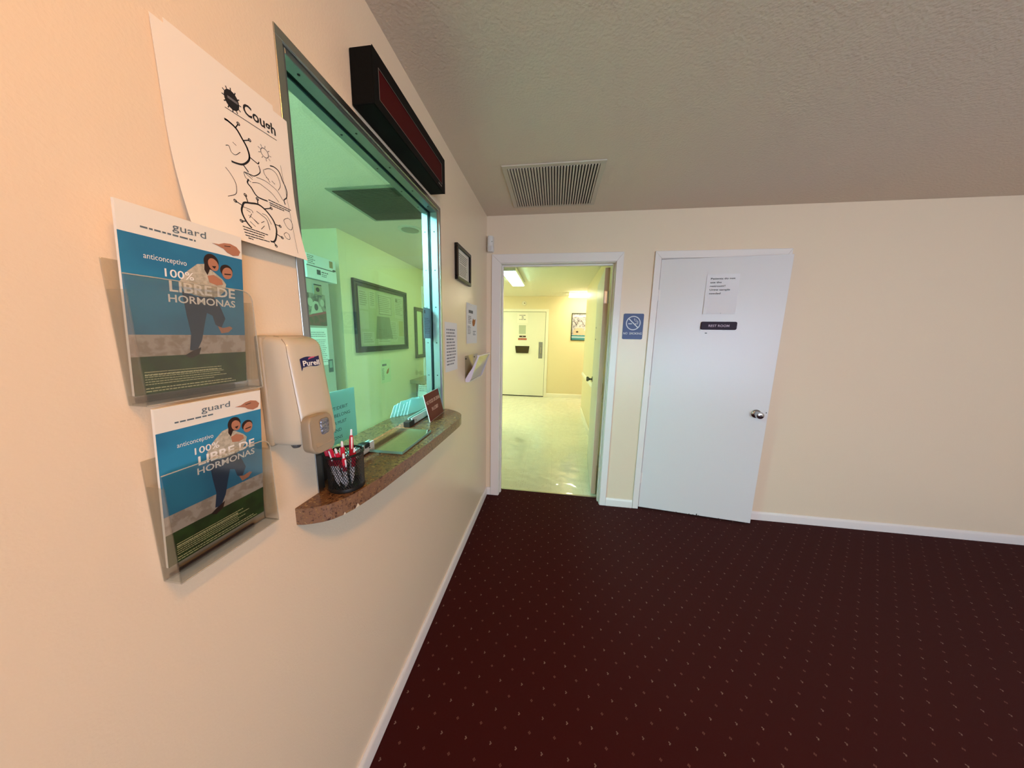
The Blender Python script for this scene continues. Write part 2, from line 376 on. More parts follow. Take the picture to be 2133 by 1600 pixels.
# ------------------------------------------------------------------ door_1: leaf standing open into the corridor
HX, HY = .984, D+.150
d1 = sroot('door_1', (HX, HY, 0)); a1 = math.radians(86.0)
du = Vector((math.cos(a1), math.sin(a1), 0)); dn = Vector((-du.y, du.x, 0))    # du along the leaf, dn towards the visible face
F1 = Fr((HX, HY, 0), -du, Z)     # n = (-du) x Z
F1.n = dn
L1 = .885
def F1p(u, v, n): return Vector((HX, HY, 0))+du*u+Z*v+dn*n
def f1box(m, u0, u1, v0, v1, n0, n1): return m.hexa([F1p(u0,v0,n0),F1p(u1,v0,n0),F1p(u1,v0,n1),F1p(u0,v0,n1),F1p(u0,v1,n0),F1p(u1,v1,n0),F1p(u1,v1,n1),F1p(u0,v1,n1)])
f1box(MB(), 0, L1, .012, 2.062, -.042, 0).build('door_leaf', DOORC, d1, bevel=.0015)
f1box(MB(), -.0006, -.0001, .014, 2.060, -.040, -.002).build('edge_strip', mat('bare_door_edge', 'cfae90', .6, bump=(60,.0006,2)), d1)
for z in (1.82, 1.03, .25):
    m = MB(); m.tube([F1p(-.008,z-.05,-.036), F1p(-.008,z+.05,-.036)], .007, 10); f1box(m, -.002, .001, z-.05, z+.05, -.040, -.006)
    m.build('hinge', STEEL if z > 1.5 else mat('bare_door_edge', 'c0a593'), d1)
kp = F1p(L1-.07, 1.0, 0); m = MB()
m.lathe(kp, dn, [(0,0),(.033,0),(.031,.006),(.014,.009),(.011,.03),(.017,.036),(.027,.046),(.029,.058),(.024,.068),(0,.071)])
m.build('door_handle', mat('old_chrome', '77776a', .2, 1.0), d1, smooth=True)
for z in (1.585, 1.46): MB().lathe(F1p(L1-.20, z, 0), dn, [(0,0),(.009,0),(.008,.003),(0,.004)], 12).build('bolt', DARKMETAL, d1)

# ------------------------------------------------------------------ door_2: restroom door, a hand's breadth open towards the lobby
d2 = sroot('door_2', (1.377, D, 0)); F2 = Fr((1.377, D-.001, 0), Vector((.843, -.094, 0)), Z); L2 = .848
m = MB(); F2.box(m, 0, L2, .014, 2.082, -.036, 0); m.build('door_leaf', DOORM, d2, bevel=.0015)
for z0, z1 in ((1.774,1.858),(1.007,1.104),(.241,.340)):
    m = MB(); m.tube([F2.p(-.004,z0,.005),F2.p(-.004,(z0+z1)/2,.005),F2.p(-.004,z1,.005)], .006, 10); F2.box(m, -.004, .012, z0+.004, z1-.004, 0, .0015)
    m.build('hinge', TRIM, d2, smooth=True)
m = MB(); kc = F2.p(.770, .925, 0)
m.lathe(kc, F2.n, [(0,0),(.033,0),(.033,.003),(.029,.008),(.016,.012),(.012,.02),(.015,.03),(.0255,.038),(.0275,.05),(.024,.062),(.014,.066),(0,.066)], 28)
k = m.build('door_handle', CHROME, d2, smooth=True)
m = MB(); m.lathe(kc+F2.n*.066, F2.n, [(0,-.001),(.008,-.001),(.008,.002),(0,.002)], 14); m.build('lock_button', CHROME, k)
MB().lathe(F2.p(.835,.938,0), F2.n, [(0,0),(.004,0),(.004,.001),(0,.001)], 10).build('bolt', DARKMETAL, d2)
MB().box(F2.p(.36,1.530,.0)+Vector((-.006,0,-.003)), F2.p(.36,1.530,.0)+Vector((.008,-.002,.003))).build('screw', DARKMETAL, d2)
# chipped paint along the bottom edge
for u, h in ((.40,.006),(.43,.004),(.455,.014),(.47,.005),(.30,.004),(.62,.003)):
    m = MB(); F2.box(m, u, u+.005+.004*random.random(), .014, .014+h, 0, .0003)
    m.build('paint_chip', mat('bare_wood_dark', '2a211a', .8), d2)

# ------------------------------------------------------------------ door_3: far end of the corridor
d3 = sroot('door_3', (-.71, YB, 0)); m = MB(); FC.box(m, -.718, .357, .02, 2.048, -.01, .006); m.build('door_leaf', DOORC, d3)
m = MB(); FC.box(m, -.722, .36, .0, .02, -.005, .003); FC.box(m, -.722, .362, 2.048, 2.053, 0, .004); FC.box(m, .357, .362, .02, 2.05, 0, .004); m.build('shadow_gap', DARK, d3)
vp = MB(); 
for a in ((-.30,-.275,1.50,1.76),(-.108,-.083,1.50,1.76),(-.275,-.108,1.735,1.76),(-.275,-.108,1.50,1.525)): FC.box(vp, *a, .006, .022)
v = vp.build('vision_frame', TRIMC, d3); m = MB(); FC.box(m, -.275, -.108, 1.525, 1.735, .006, .010); m.build('pane', mat('frosted_pane', 'b9c0a4', .35), v)
m = MB(); FC.box(m, .212, .304, .95, 1.345, .006, .011); pp = m.build('push_plate', STEEL, d3)
m = MB(); m.tube([FC.p(.262,1.06,.011),FC.p(.262,1.07,.045),FC.p(.262,1.22,.045),FC.p(.262,1.23,.011)], .009, 8); m.build('door_handle', CHROME, pp)

# ------------------------------------------------------------------ window_1: stainless service window in the left wall
w1 = sroot('window_1', (0, WY0, WZ0)); GX = -.045
m = MB()   # trim flange on the wall and the liner of the opening
m.box((.0002,WY0-.012,WZ0),(.003,WY0+.006,WZ1-.006)); m.box((.0002,WY1-.006,WZ0),(.003,WY1+.013,WZ1-.006)); m.box((.0002,WY0-.012,WZ1-.006),(.003,WY1+.013,WZ1+.013))
m.box((-.086,WY0,WZ0),(0,WY0+.006,WZ1-.006)); m.box((-.086,WY1-.006,WZ0),(0,WY1,WZ1-.006)); m.box((-.086,WY0,WZ1-.006),(0,WY1,WZ1))
m.build('window_frame', STEEL, w1, bevel=.0008, seg=1)
m = MB()   # glazing channels on both sides of the glass
for x0, x1 in ((-.038,-.004),(-.083,-.052)):
    m.box((x0,WY0+.006,WZ0),(x1,WY0+.018,WZ1-.006)); m.box((x0,WY1-.018,WZ0),(x1,WY1-.006,WZ1-.006)); m.box((x0,WY0+.018,WZ1-.018),(x1,WY1-.018,WZ1-.006))
m.build('glazing_channel', CHANNEL, w1, bevel=.001, seg=1)
m = MB(); m.box((-.0515,WY1-.012,WZ0),(-.0385,WY1-.006,WZ1-.006)); m.box((-.0515,WY0+.006,WZ1-.012),(-.0385,WY1-.006,WZ1-.006)); m.box((-.0515,WY0+.006,WZ0),(-.0385,WY0+.012,WZ1-.006))
m.build('gasket', BLACK, w1)
m = MB(); m.box((GX-.003,WY0+.012,WZ0+.034),(GX+.003,WY1-.012,WZ1-.012)); m.build('glass_pane', GLASS, w1)
for x in (-.020, -.068):     # screws in the channels
    for z in (1.98, 1.80, 1.62, 1.44, 1.27, 1.13): MB().lathe((x, WY1-.018, z), -Y, [(0,0),(.0032,0),(.0028,.0012),(0,.0016)], 10).build('screw', DARKMETAL, w1)
    for y in (.70, .90, 1.08, 1.25, 1.40): MB().lathe((x, y, WZ1-.018), -Z, [(0,0),(.0032,0),(.0028,.0012),(0,.0016)], 10).build('screw', DARKMETAL, w1)
for y0, y1, hy in ((.70,.915,.888),(1.20,1.455,1.235)):
    m = MB(); m.box((-.040,y0,WZ0+.0005),(-.034,y1,WZ0+.034)); m.box((-.056,y0,WZ0+.0005),(-.050,y1,WZ0+.034)); m.box((-.056,y0,WZ0+.0005),(-.034,y1,WZ0+.004))
    ch = m.build('bottom_channel', mat('white_aluminium', 'c9c9c6', .35, .3), w1)
    MB().lathe((-.0338,hy,WZ0+.017), X, [(0,0),(.003,0),(.0026,.001),(0,.0014)], 10).build('screw', DARKMETAL, ch)
for y0, y1, z0, z1 in ((.862,.886,.022,.038),(1.168,1.215,.0,.026),(.66,.705,.0,.075)):
    MB().box((-.060,y0,WZ0+z0+.0005),(-.030,y1,WZ0+z1)).build('glass_clip', BLACK, w1, bevel=.002)

# rear lobby window behind the camera (the source of the daylight)
w2 = sroot('window_2', (2.9, -2.6, .4)); m = MB()
for a, b in (((1.6,.4),(4.2,.44)),((1.6,2.06),(4.2,2.1)),((1.6,.4),(1.64,2.1)),((4.16,.4),(4.2,2.1)),((2.88,.4),(2.92,2.1))): m.box((a[0],-2.69,a[1]),(b[0],-2.63,b[1]))
m.build('window_frame', TRIM, w2)
# flush ceiling fitting straight above the camera
def wrap_light(name, x0, x1, y0, y1, h, col, s, label):
    t = thing(name, label, 'ceiling light', ((x0+x1)/2,(y0+y1)/2,HC-h)); zb = HC-h
    m = MB(); m.box((x0,y0,zb-.002),(x1,y0+.012,HC)); m.build('end_cap', TRIM, t, bevel=.002)
    m = MB(); m.box((x0,y1-.012,zb-.002),(x1,y1,HC)); m.build('end_cap', TRIM, t, bevel=.002)
    prof = [(x0+.03,zb),(x1-.03,zb),(x1-.002,zb+.03),(x1-.002,HC-.015),(x0+.002,HC-.015),(x0+.002,zb+.03)]
    m = MB(); m.prism([(a,y0+.012,b) for a,b in prof], (0,y1-y0-.024,0)); m.build('diffuser', emit(name+'_glow', col, s), t)
    m = MB(); m.box((x0+.002,y0+.012,HC-.014),(x1-.002,y1-.012,HC-.0005)); m.build('mounting_plate', TRIM, t)
wrap_light('ceiling_light', .93, 1.07, -.35, .10, .06, 'ffb65a', PANEL_W, 'wide wraparound ceiling light in the lobby, above and behind the camera')
wrap_light('ceiling_light', -1.0, -.6, -.6, .62, .10, 'c8f6ff', OFFICE_W, 'long wraparound ceiling light inside the office behind the service window')
wrap_light('ceiling_light', -.60, -.36, 2.95, 4.15, .09, 'fff2c0', OFFICE_W*.11, 'narrow unseen fill light added in the far end of the office, beside its east wall')  # added out of view to brighten the office wall with the frames

# ================================================================== SHELF
SO = [(0,.553),(.017,.556),(.034,.563),(.052,.573),(.067,.586),(.079,.605),(.090,.635),(.099,.680),(.107,.74),(.114,.83),(.121,.92),(.126,1.01),(.130,1.15),(.1335,1.30),(.1335,1.36),(.130,1.395),(.121,1.425),(.105,1.452),(.083,1.476),(.055,1.498),(.025,1.514),(0,1.522)]
sh = thing('counter_shelf', 'brown granite patterned laminate shelf with rounded ends under the service window', 'shelf', (0,1.04,1.033))
m = MB(); m.prism([(x,y,1.0335) for x,y in SO], (0,0,.0415)); m.box((-.2,WY0+.0005,1.0355),(0,WY1-.0005,1.0745)); m.build('countertop', GRAN, sh)
m = MB(); band = [(x+.0012 if x else 0, y) for x,y in SO]
for i in range(len(SO)-1):
    a, b = SO[i], SO[i+1]; L = math.hypot(b[0]-a[0], b[1]-a[1]); nx, ny = -(a[1]-b[1])/L*.0012, -(b[0]-a[0])/L*.0012
    if nx < 0 and abs(ny) < abs(nx): nx, ny = -nx, -ny
    m.hexa([(a[0],a[1],1.033),(b[0],b[1],1.033),(b[0]+nx,b[1]+ny,1.033),(a[0]+nx,a[1]+ny,1.033),(a[0],a[1],1.0745),(b[0],b[1],1.0745),(b[0]+nx,b[1]+ny,1.0745),(a[0]+nx,a[1]+ny,1.0745)])
m.build('edge_band', granite('granite_edge', '3a2219', '80604a', 'a58a6c', .3, (1,1,1)), sh)
for y, h, w in ((.60,.006,.006),(.625,.010,.014),(.655,.004,.01),(.578,.003,.01)):
    k = min(range(len(SO)), key=lambda i: abs(SO[i][1]-y)); x = SO[k][0]
    m = MB(); m.prism([(x+.0018,SO[k][1],1.0335),(x+.0035,SO[k][1]+w,1.0335),(x+.0030,SO[k][1]+w*.6,1.0335+h)], (.0006,0,0))
    m.build('edge_chip', mat('raw_edge', 'd8c8ae', .9), sh)

# glass slab lying across the slot
g = thing('glass_plate', 'thick clear glass plate lying flat across the slot of the service window', 'glass plate', (.015,1.0,1.0755))
m = MB(); m.box((-.07,.888,1.0765),(.086,1.125,1.0855)); o = m.build('pane', PLATEG, g)
m = MB(); m.box((.0862,.888,1.0765),(.0875,1.125,1.0855)); m.box((-.07,.8865,1.0765),(.0875,.8878,1.0855)); m.box((-.07,1.1252,1.0765),(.0875,1.1262,1.0855)); m.build('edge', EDGEG, g)
for q_ in (-.06, .07): MB().box((q_,.90,1.0752),(q_+.009,1.11,1.0764)).build('pad', CLEAR, g)

# red sign
rs = thing('desk_sign', 'dark red NO FOOD OR DRINK IN LOBBY plate at the far end of the shelf', 'sign', (.01,1.36,1.0755))
FR = Fr((.024,1.262,1.0755), (-.010,.196,0), (-.030,0,.125))
m = MB(); FR.box(m, 0, .196, 0, .131, -.003, 0); m.build('backing', mat('white_core', 'd8d0cc', .5), rs)
m = MB(); FR.box(m, .0012, .1948, .0012, .1298, 0, .0008); m.build('face', mat('sign_red', '5f1c20', .45, spec=.15), rs)
text('lettering', 'NO FOOD OR DRINK', FR, .098, .080, .017, mat('sign_pink_white', 'e2bcb4', .5), rs, n0=.0009, width=.180, align='CENTER')
text('lettering', 'IN LOBBY', FR, .098, .042, .017, mat('sign_pink_white', 'e2bcb4', .5), rs, n0=.0009, width=.088, align='CENTER')

# ------------------------------------------------------------------ mesh pen cup and pens
CX, CY, CZ, CR, CH = .0470, .668, 1.0755, .0440, .099
cup = thing('pen_cup', 'black wire mesh pen cup standing on the near end of the shelf', 'pen cup', (CX,CY,CZ))
m = MB(); N = 46
for s in (1,-1):
    for k in range(N):
        pts = []
        for j in range(9):
            t = j/8; w = 2*math.pi*k/N+s*t*1.25; r = CR*(.955+.045*t); pts.append((CX+r*math.cos(w), CY+r*math.sin(w), CZ+.004+t*(CH-.008)))
        m.tube(pts, .00085, 3, cap=False)
m.build('mesh_wall', BLACK, cup)
m = MB(); m.tube([(CX+CR*math.cos(2*math.pi*k/40), CY+CR*math.sin(2*math.pi*k/40), CZ+CH-.003) for k in range(40)], .0032, 8, closed=True); m.build('rim', BLACK, cup, smooth=True)
m = MB(); m.lathe((CX,CY,CZ), Z, [(0,0),(CR*.99,0),(CR*1.0,.002),(CR*.98,.009),(CR*.955,.010),(CR*.95,.003),(0,.003)], 40); m.build('base', BLACK, cup, smooth=True)
PRED = mat('pen_red', 'c4213a', .3); PWH = mat('pen_white', 'f0eaec', .3)
def pen(lean_y, lean_x, h, label, by=0, bx=0, spin=0):
    b = Vector((CX+bx, CY+by, CZ+.0045)); a = Vector((lean_x, lean_y, 1)).normalized()
    t = thing('pen', label, 'pen', tuple(b), 'pens in the black mesh cup'); L = h
    e = a.cross(Y).normalized(); g_ = a.cross(e); q = e*math.cos(spin)+g_*math.sin(spin)
    m = MB(); m.lathe(b, a, [(0,0),(.0012,0),(.0042,.016),(.0042,L*.50),(.0040,L*.50)], 12); m.build('barrel', PWH, t, smooth=True)
    m = MB(); m.lathe(b+a*L*.50, a, [(.0044,0),(.0054,.002),(.0056,L*.20),(.0050,L*.36),(.0036,L*.39),(0,L*.39)], 12); m.build('grip', PRED, t, smooth=True)
    m = MB(); m.lathe(b+a*L*.89, a, [(0,0),(.0028,0),(.0028,L*.09),(.0022,L*.11),(0,L*.11)], 10); m.build('plunger', PWH, t, smooth=True)
    c0 = b+a*L*.86+q*.0052; m = MB(); r = a.cross(q).normalized()
    m.prism([c0+r*.0018, c0-r*.0018, c0-r*.0014-a*L*.22+q*.001, c0+r*.0014-a*L*.22+q*.001], q*.0012); m.build('clip', PWH, t)
    return t
pen(.12,-.02,.146,'red and white pen standing tallest at the far side of the mesh cup', .012, .004, 2.4)
pen(-.16,.12,.138,'white-tipped red pen in the middle of the mesh cup, beside the tall one', -.013, .006, .6)
pen(-.33,.02,.142,'red and white pen leaning towards the hand sanitizer, highest of the leaning bunch', -.008, -.004, 1.6)
pen(-.30,.22,.112,'short red pen low at the front rim of the mesh cup', -.010, .006, 2.8)
pen(-.42,.10,.130,'red pen leaning furthest left in the mesh cup, under the sanitizer lever', .004, .0, .2)
pen(-.22,-.10,.132,'red pen at the window side of the mesh cup, behind the leaning bunch', -.013, -.012, 4)
pen(-.08,.20,.108,'low pen at the front of the mesh cup with its tip just over the rim', .006, .010, 5)

# ------------------------------------------------------------------ hand sanitizer dispenser
BE = mat('beige_plastic', 'c6baa3', .27, coat=.25); BE2 = mat('beige_dark_plastic', '9a8a72', .35); BE3 = mat('beige_side_plastic', 'b3a58e', .32)
y0, y1 = .507, .607
dp = thing('hand_sanitizer_dispenser', 'beige wall mounted hand sanitizer dispenser to the left of the service window', 'soap dispenser', (0,.557,1.232))
m = MB(); m.box((0,y0-.004,1.246),(.016,y1+.008,1.476)); m.build('back_plate', BE3, dp, bevel=.005, seg=3, smooth=True)
def dep(z): return .064+(1.457-z)/.2*.024
rings = []; zs = [1.250,1.2515,1.256,1.264,1.30,1.34,1.38,1.42,1.445,1.456,1.463,1.468,1.472,1.4745]
for z in zs:
    Dp = dep(z); sc = {1.250:.90,1.2515:.95,1.256:.985}.get(z, 1.0)
    if z > 1.45: sc = {1.456:.985,1.463:.94,1.468:.87,1.472:.76,1.4745:.60}[z]
    Dp *= sc; ins = (1-sc)*.03
    f_ = [(.004,y0+ins),(.45*Dp,y0+ins),(.66*Dp,y0+.0015+ins),(.80*Dp,y0+.006+ins),(.90*Dp,y0+.009+ins),(.965*Dp,y0+.014+ins),(1.0*Dp,y0+.025),(1.02*Dp,(y0+y1)/2),(1.0*Dp,y1-.016),(.95*Dp,y1-.006-ins),(.84*Dp,y1-.001-ins),(.5*Dp,y1-ins),(.004,y1-ins)]
    rings.append([Vector((x,y,z)) for x,y in f_])
m = MB(); m.loft(rings); body = m.build('cover', BE, dp, smooth=True)
m = MB(); pts = []   # seam between front and side
for z in zs[2:12]:
    Dp = dep(z)*(1 if z < 1.45 else {1.456:.985,1.463:.94,1.468:.87}.get(z,1)); pts.append((.905*Dp+.0002, y0+.0088+(0 if z<1.45 else .002), z))
pts += [(pts[-1][0]*.8, y0+.020, 1.4722),(.03,y0+.012,1.4752)]
m.tube(pts, .0005, 6); m.build('seam', mat('seam_shadow', '8a795f', .7), body)
# lever with a window
m = MB(); ly0, ly1, lz0, lz1 = .5050, .5700, 1.231, 1.3125; pts = []
for cy_, cz_, a0, r in ((ly1-.019,lz0+.019,-90,.019),(ly1-.016,lz1-.016,0,.016),(ly0+.016,lz1-.016,90,.016),(ly0+.019,lz0+.019,180,.019)):
    for k in range(7): q = math.radians(a0+15*k); pts.append((cy_+r*math.cos(q), cz_+r*math.sin(q)))
def lx(z): return .1035+.006*max(0,(1.252-z)/.02)-.0015*max(0,(z-1.29)/.02)
rings = []
for dx, sc in ((-.018,.97),(-.005,1),(-.0018,.975),(0,.93)):
    rings.append([Vector(((.084 if dx == -.018 else lx(z)+dx), .5375+(y_-.5375)*sc, 1.272+(z-1.272)*sc)) for y_, z in pts])
m.loft(rings); lev = m.build('push_lever', BE2, dp, smooth=True)
m = MB(); m.loft([[Vector((x_,y_,z_)) for x_,z_ in ((.1025,1.2555),(.1035,1.2575),(.1062,1.2545),(.1085,1.2475),(.1070,1.2455))] for y_ in (.5160,.5590)]); m.build('lip', BE2, lev, smooth=True)
def rrect(cy_, cz_, hy, hz, r):
    o = []
    for sy, sz, a0 in ((1,-1,-90),(1,1,0),(-1,1,90),(-1,-1,180)):
        for k in range(6): q = math.radians(a0+18*k); o.append((cy_+sy*(hy-r)+r*math.cos(q), cz_+sz*(hz-r)+r*math.sin(q)))
    return o
FL = Fr((.1036,0,0), Y, Z); m = MB(); FL.poly(m, rrect(.5445,1.2845,.0132,.0190,.008), -.001, .0014); m.build('window_rim', mat('lever_recess', '7d705d', .4), lev)
m = MB(); rings = [[FL.p(a,b,c_) for a,b in rrect(.5445,1.2845,.0120-.0045*k,.0178-.006*k,.0075-.003*k)] for k, c_ in ((0,.0004),(.15,.0014),(.6,.0026),(1,.0030))]
m.loft(rings); m.build('window_lens', mat('smoky_lens', '83858f', .06, .35, bump=(160,.005,1)), lev, smooth=True)
m = MB(); m.lathe((.045,.530,1.2385), Z, [(.007,0),(.010,.006),(.010,.012),(0,.012)], 14); m.build('nozzle', mat('nozzle_grey', '5e5a55', .4), dp)
# logo on the front
Dl = dep(1.42)*1.0+.0030; FLG = Fr((Dl,.5345,1.408), (0,1,0), (-.12,0,1)); FLG.n = FLG.u.cross(FLG.v)
m = MB(); top, bot = [], []
for k in range(13):
    t = k/12; u_ = t*.050; w = .0022*math.sin(t*2*math.pi-.4)+.006*t; top.append((u_, .0215+w*.8)); bot.append((u_, .0010+w*.9-(.004 if k == 0 else 0)+(.0015 if k==1 else 0)))
FLG.poly(m, bot+top[::-1], 0, .0005); lg = m.build('logo', mat('logo_navy', '1c1b4e', .35), dp)
m = MB(); FLG.poly(m, [(.020,.0185),(.027,.0205),(.036,.0220),(.040,.0245),(.030,.0240),(.022,.0222)], .0006, .0003); m.build('swoosh', mat('logo_pink', 'd0587c', .4), lg)
text('lettering', 'Purell', FLG, .004, .0060, .0105, mat('logo_white', 'f4efe9', .4), lg, n0=.0008, width=.043, bold=.025)

# ------------------------------------------------------------------ brochures in clear wall pockets
def brochure(z0, name_l, fingers_top):
    """printed leaflet about .256 tall: z0 = height of its lower edge"""
    o = Vector((.009,.322,z0)); F = Fr(o, Y, Vector((.027,0,.256)))
    t = thing('brochure', name_l, 'brochure', tuple(o))
    m = MB(); F.box(m, 0, .152, 0, .256, -.004, 0); m.build('pages', PAPERW, t)
    m = MB(); F.box(m, 0, .152, .219, .256, 0, .0003); m.build('header_band', PAPERW, t)
    m = MB(); F.box(m, 0, .152, .086, .219, 0, .0003); m.build('blue_panel', mat('print_blue', '3289ad', .5, var=(9,'2b7599',.4,.6)), t)
    m = MB(); F.box(m, 0, .152, .055, .086, 0, .0003)
    m.build('fence_picture', mat('print_fence', 'b9aca0', .6, var=(60,'a29385',.45,.55)), t)
    m = MB(); F.box(m, 0, .152, 0, .055, 0, .0003); m.build('green_panel', mat('print_green', '2d4a1c', .6, var=(50,'233a17',.4,.6)), t)
    LT = mat('print_light', 'f3ece2', .6)
    text('lettering', 'LIBRE DE', F, .136-.090, .150, .0148, LT, t, width=.090, bold=.02)
    text('lettering', 'HORMONAS', F, .136-.092, .1345, .0108, LT, t, width=.092, bold=.015)
    text('lettering', '100%', F, .040, .170, .011, LT, t, width=.035, bold=.01)
    text('lettering', 'anticonceptivo', F, .022, .190, .0075, LT, t, width=.048)
    text('lettering', 'guard', F, .056, .237, .010, mat('print_grey', '5d6a70', .6), t, width=.042)
    m = MB(); F.lines(m, .022, .085, .231, 1, .006, .0022, .0004); m.mi(0); m.build('small_print', mat('print_grey', '5d6a70', .6), t)
    m = MB(); F.lines(m, .012, .128, .033, 2, .0045, .0012, .0004); F.lines(m, .012, .125, .033, 6, .0036, .0010, .0004); F.lines(m, .012, .138, .009, 2, .0042, .0013, .0004, .1)
    m.build('small_print', mat('print_cream', 'cfcb9a', .6), t)
    # laughing couple, the woman riding on the man's back
    SK = mat('print_skin', 'b77a5c', .6); HR = mat('print_hair', '2f1d16', .6); SW = mat('print_sweater', 'c8bda6', .6, var=(200,'b0a58f',.4,.6)); JN = mat('print_jeans', '253a52', .6)
    m = MB()
    m.mi(2); F.poly(m, [(.060,.166),(.070,.182),(.084,.196),(.096,.199),(.103,.191),(.110,.186),(.118,.180),(.124,.172),(.121,.160),(.112,.150),(.098,.146),(.078,.148),(.064,.154)], .0003)
    m.mi(3); F.poly(m, [(.062,.152),(.080,.146),(.104,.149),(.113,.134),(.120,.114),(.113,.098),(.105,.103),(.101,.118),(.093,.122),(.089,.104),(.084,.078),(.076,.060),(.067,.062),(.070,.088),(.066,.116)], .0003)
    m.mi(1); F.disc(m, .1035, .2035, .0105, .0125, .0004); F.poly(m, [(.094,.204),(.093,.190),(.097,.182),(.101,.192)], .00045); F.disc(m, .1255, .1945, .0095, .0098, .0004); F.poly(m, [(.060,.054),(.069,.060),(.082,.066),(.079,.055),(.068,.049)], .0004)
    m.mi(0); F.disc(m, .1060, .2000, .0072, .0098, .0008, rot=.3); F.disc(m, .1265, .1905, .0078, .0098, .0008, rot=-.3); F.poly(m, [(.097,.181),(.106,.184),(.117,.178),(.119,.171),(.110,.168),(.099,.171)], .0007)
    F.poly(m, [(.108,.101),(.116,.098),(.127,.101),(.131,.098),(.124,.091),(.113,.089)], .0004)
    F.poly(m, [(.106,.2335),(.116,.2345),(.124,.2385),(.133,.2400),(.143,.2375),(.149,.231),(.146,.224),(.137,.2215),(.128,.2245),(.123,.229),(.115,.2315)], .0006)
    m.mi(1); F.poly(m, [(.1035,.1975),(.1095,.1985),(.107,.1940)], .0013); F.stroke(m, [(.122,.1885),(.131,.1895)], .0016, .0013); F.stroke(m, [(.124,.234),(.133,.2355)], .0008, .0011)
    m.build('couple_picture', [SK, HR, SW, JN], t)
    return t
def pocket(z0, label):
    o = (.02,.415,z0-.012); t = thing('brochure_holder', label, 'brochure holder', o)
    zt = z0+.165; ya, yb = .318, .481
    m = MB(); m.box((.001,ya,z0-.012),(.0035,yb,zt+.02)); m.build('back_panel', CLEAR, t, bevel=.001)
    # U-shaped front tray with rounded upper corner
    fp = []; r = .018
    for k in range(7): w = math.pi/2*k/6; fp.append((yb-r+r*math.cos(math.pi/2-w)-0, zt-r+r*math.sin(math.pi/2-w)))
    m = MB(); m.prism([(.033,y,z) for y,z in [(ya,z0-.012),(yb,z0-.012),(yb,zt-r)]+fp[::-1][1:]+[(ya,zt)]], (.0025,0,0)); m.build('front_panel', CLEAR, t)
    for q_ in (yb-.0025, ya): MB().box((.0036,q_,z0-.012),(.033,q_+.0025,zt-.02)).build('side_panel', CLEAR, t)
    m = MB(); m.box((.0036,ya+.0026,z0-.012),(.033,yb-.0026,z0-.009)); m.box((.008,ya+.004,z0-.009),(.012,yb-.03,z0-.0012)); m.build('bottom_panel', CLEAR, t)
    ED = mat('acrylic_edge', 'd8cdb8', .2, alpha=.55)
    m = MB(); m.tube([(.0348,yb,z0-.011)]+[(.0348,y,z) for y,z in [(yb,zt-r)]+fp[::-1][1:]]+[(.0348,ya,zt)], .0009, 5); m.tube([(.0348,ya,z0-.011),(.0348,yb,z0-.011),(.002,yb,z0-.011)], .0011, 5); m.tube([(.003,yb,z0-.011),(.003,yb,zt+.018)], .0009, 5)
    m.build('edge', ED, t)
pocket(1.390, 'upper clear acrylic brochure holder on the left wall, level with the top of the sanitizer')
brochure(1.391, 'blue Spanish brochure in the upper clear wall holder, touching the Cough poster', .27)
pocket(1.110, 'lower clear acrylic brochure holder on the left wall, beneath the sanitizer level')
brochure(1.119, 'blue Spanish brochure with a laughing couple in the lower clear wall holder', 0)

# ================================================================== LEFT WALL ITEMS
# scrolling message display above the window
ld = thing('message_display', 'long black electronic message display with a dark red screen above the service window', 'display', (.035,1.12,2.109))
LX0, LX1, LY0, LY1, LZ0, LZ1 = .001, .070, .857, 1.387, 2.1095, 2.248
MB().box((LX0,LY0,LZ0),(LX1-.002,LY1,LZ1)).build('housing', mat('housing_black', '0b0a08', .65, spec=.12, bump=(300,.0003,1)), ld, bevel=.003)
m = MB(); FD = Fr((LX1-.002,LY0,LZ0), Y, Z); LW, LH = LY1-LY0, LZ1-LZ0
for a in ((0,LW,0,.026),(0,LW,LH-.036,LH),(0,.026,.026,LH-.036),(LW-.036,LW,.026,LH-.036)): FD.box(m, *a, 0, .002)
m.build('bezel', mat('bezel_black', '080707', .5, spec=.1), ld)
m = MB(); FD.box(m, .026, LW-.036, .026, LH-.036, 0, .0008); m.build('screen', mat('screen_red', '43090c', .5, spec=.08), ld)
m = MB(); e = .0012
for a in ((.025,LW-.035,.025,.025+e),(.025,LW-.035,LH-.036,LH-.036+e),(.025,.025+e,.025,LH-.035),(LW-.036,LW-.036+e,.025,LH-.035)): FD.box(m, *a, .002, .0026)
m.build('screen_border', mat('border_silver', '8c8580', .4, .5), ld)
m = MB(); FD.lines(m, LW-.075, LW-.036, .017, 1, .01, .005, .0021, 0); m.build('maker_mark', mat('border_silver', '8c8580', .4, .5), ld)

# cough poster, two sheets
cp = thing('cough_poster', 'white line drawing poster headed Cough, left of the service window', 'poster', (.01,.52,1.644))
FP = Fr((.014,0,0), Y, Z)
m = MB(); m.hexa([(.001,.412,1.92),(.001,.6285,1.925),(.0018,.6285,1.925),(.0018,.412,1.92),(.001,.412,1.93),(.001,.59,1.938),(.0018,.59,1.938),(.0018,.412,1.93)])
def curl(z, y): return .0035+.020*max(0,(1.80-z)/.155)**2 if z < 1.80 else .0035
m = MB(); ny, nz = 10, 14; vs = []
for layer in (0, .0005):
    for j in range(nz+1):
        for i in range(ny+1):
            yy = .412+(.6285-.412)*i/ny; zz = 1.6445+(1.925-1.6445)*j/nz; vs.append((curl(zz,yy)+layer, yy, zz))
n_ = (ny+1)*(nz+1); fs = []
for j in range(nz):
    for i in range(ny):
        a = j*(ny+1)+i; fs += [(a,a+1,a+ny+2,a+ny+1), (n_+a,n_+a+1,n_+a+ny+2,n_+a+ny+1)]
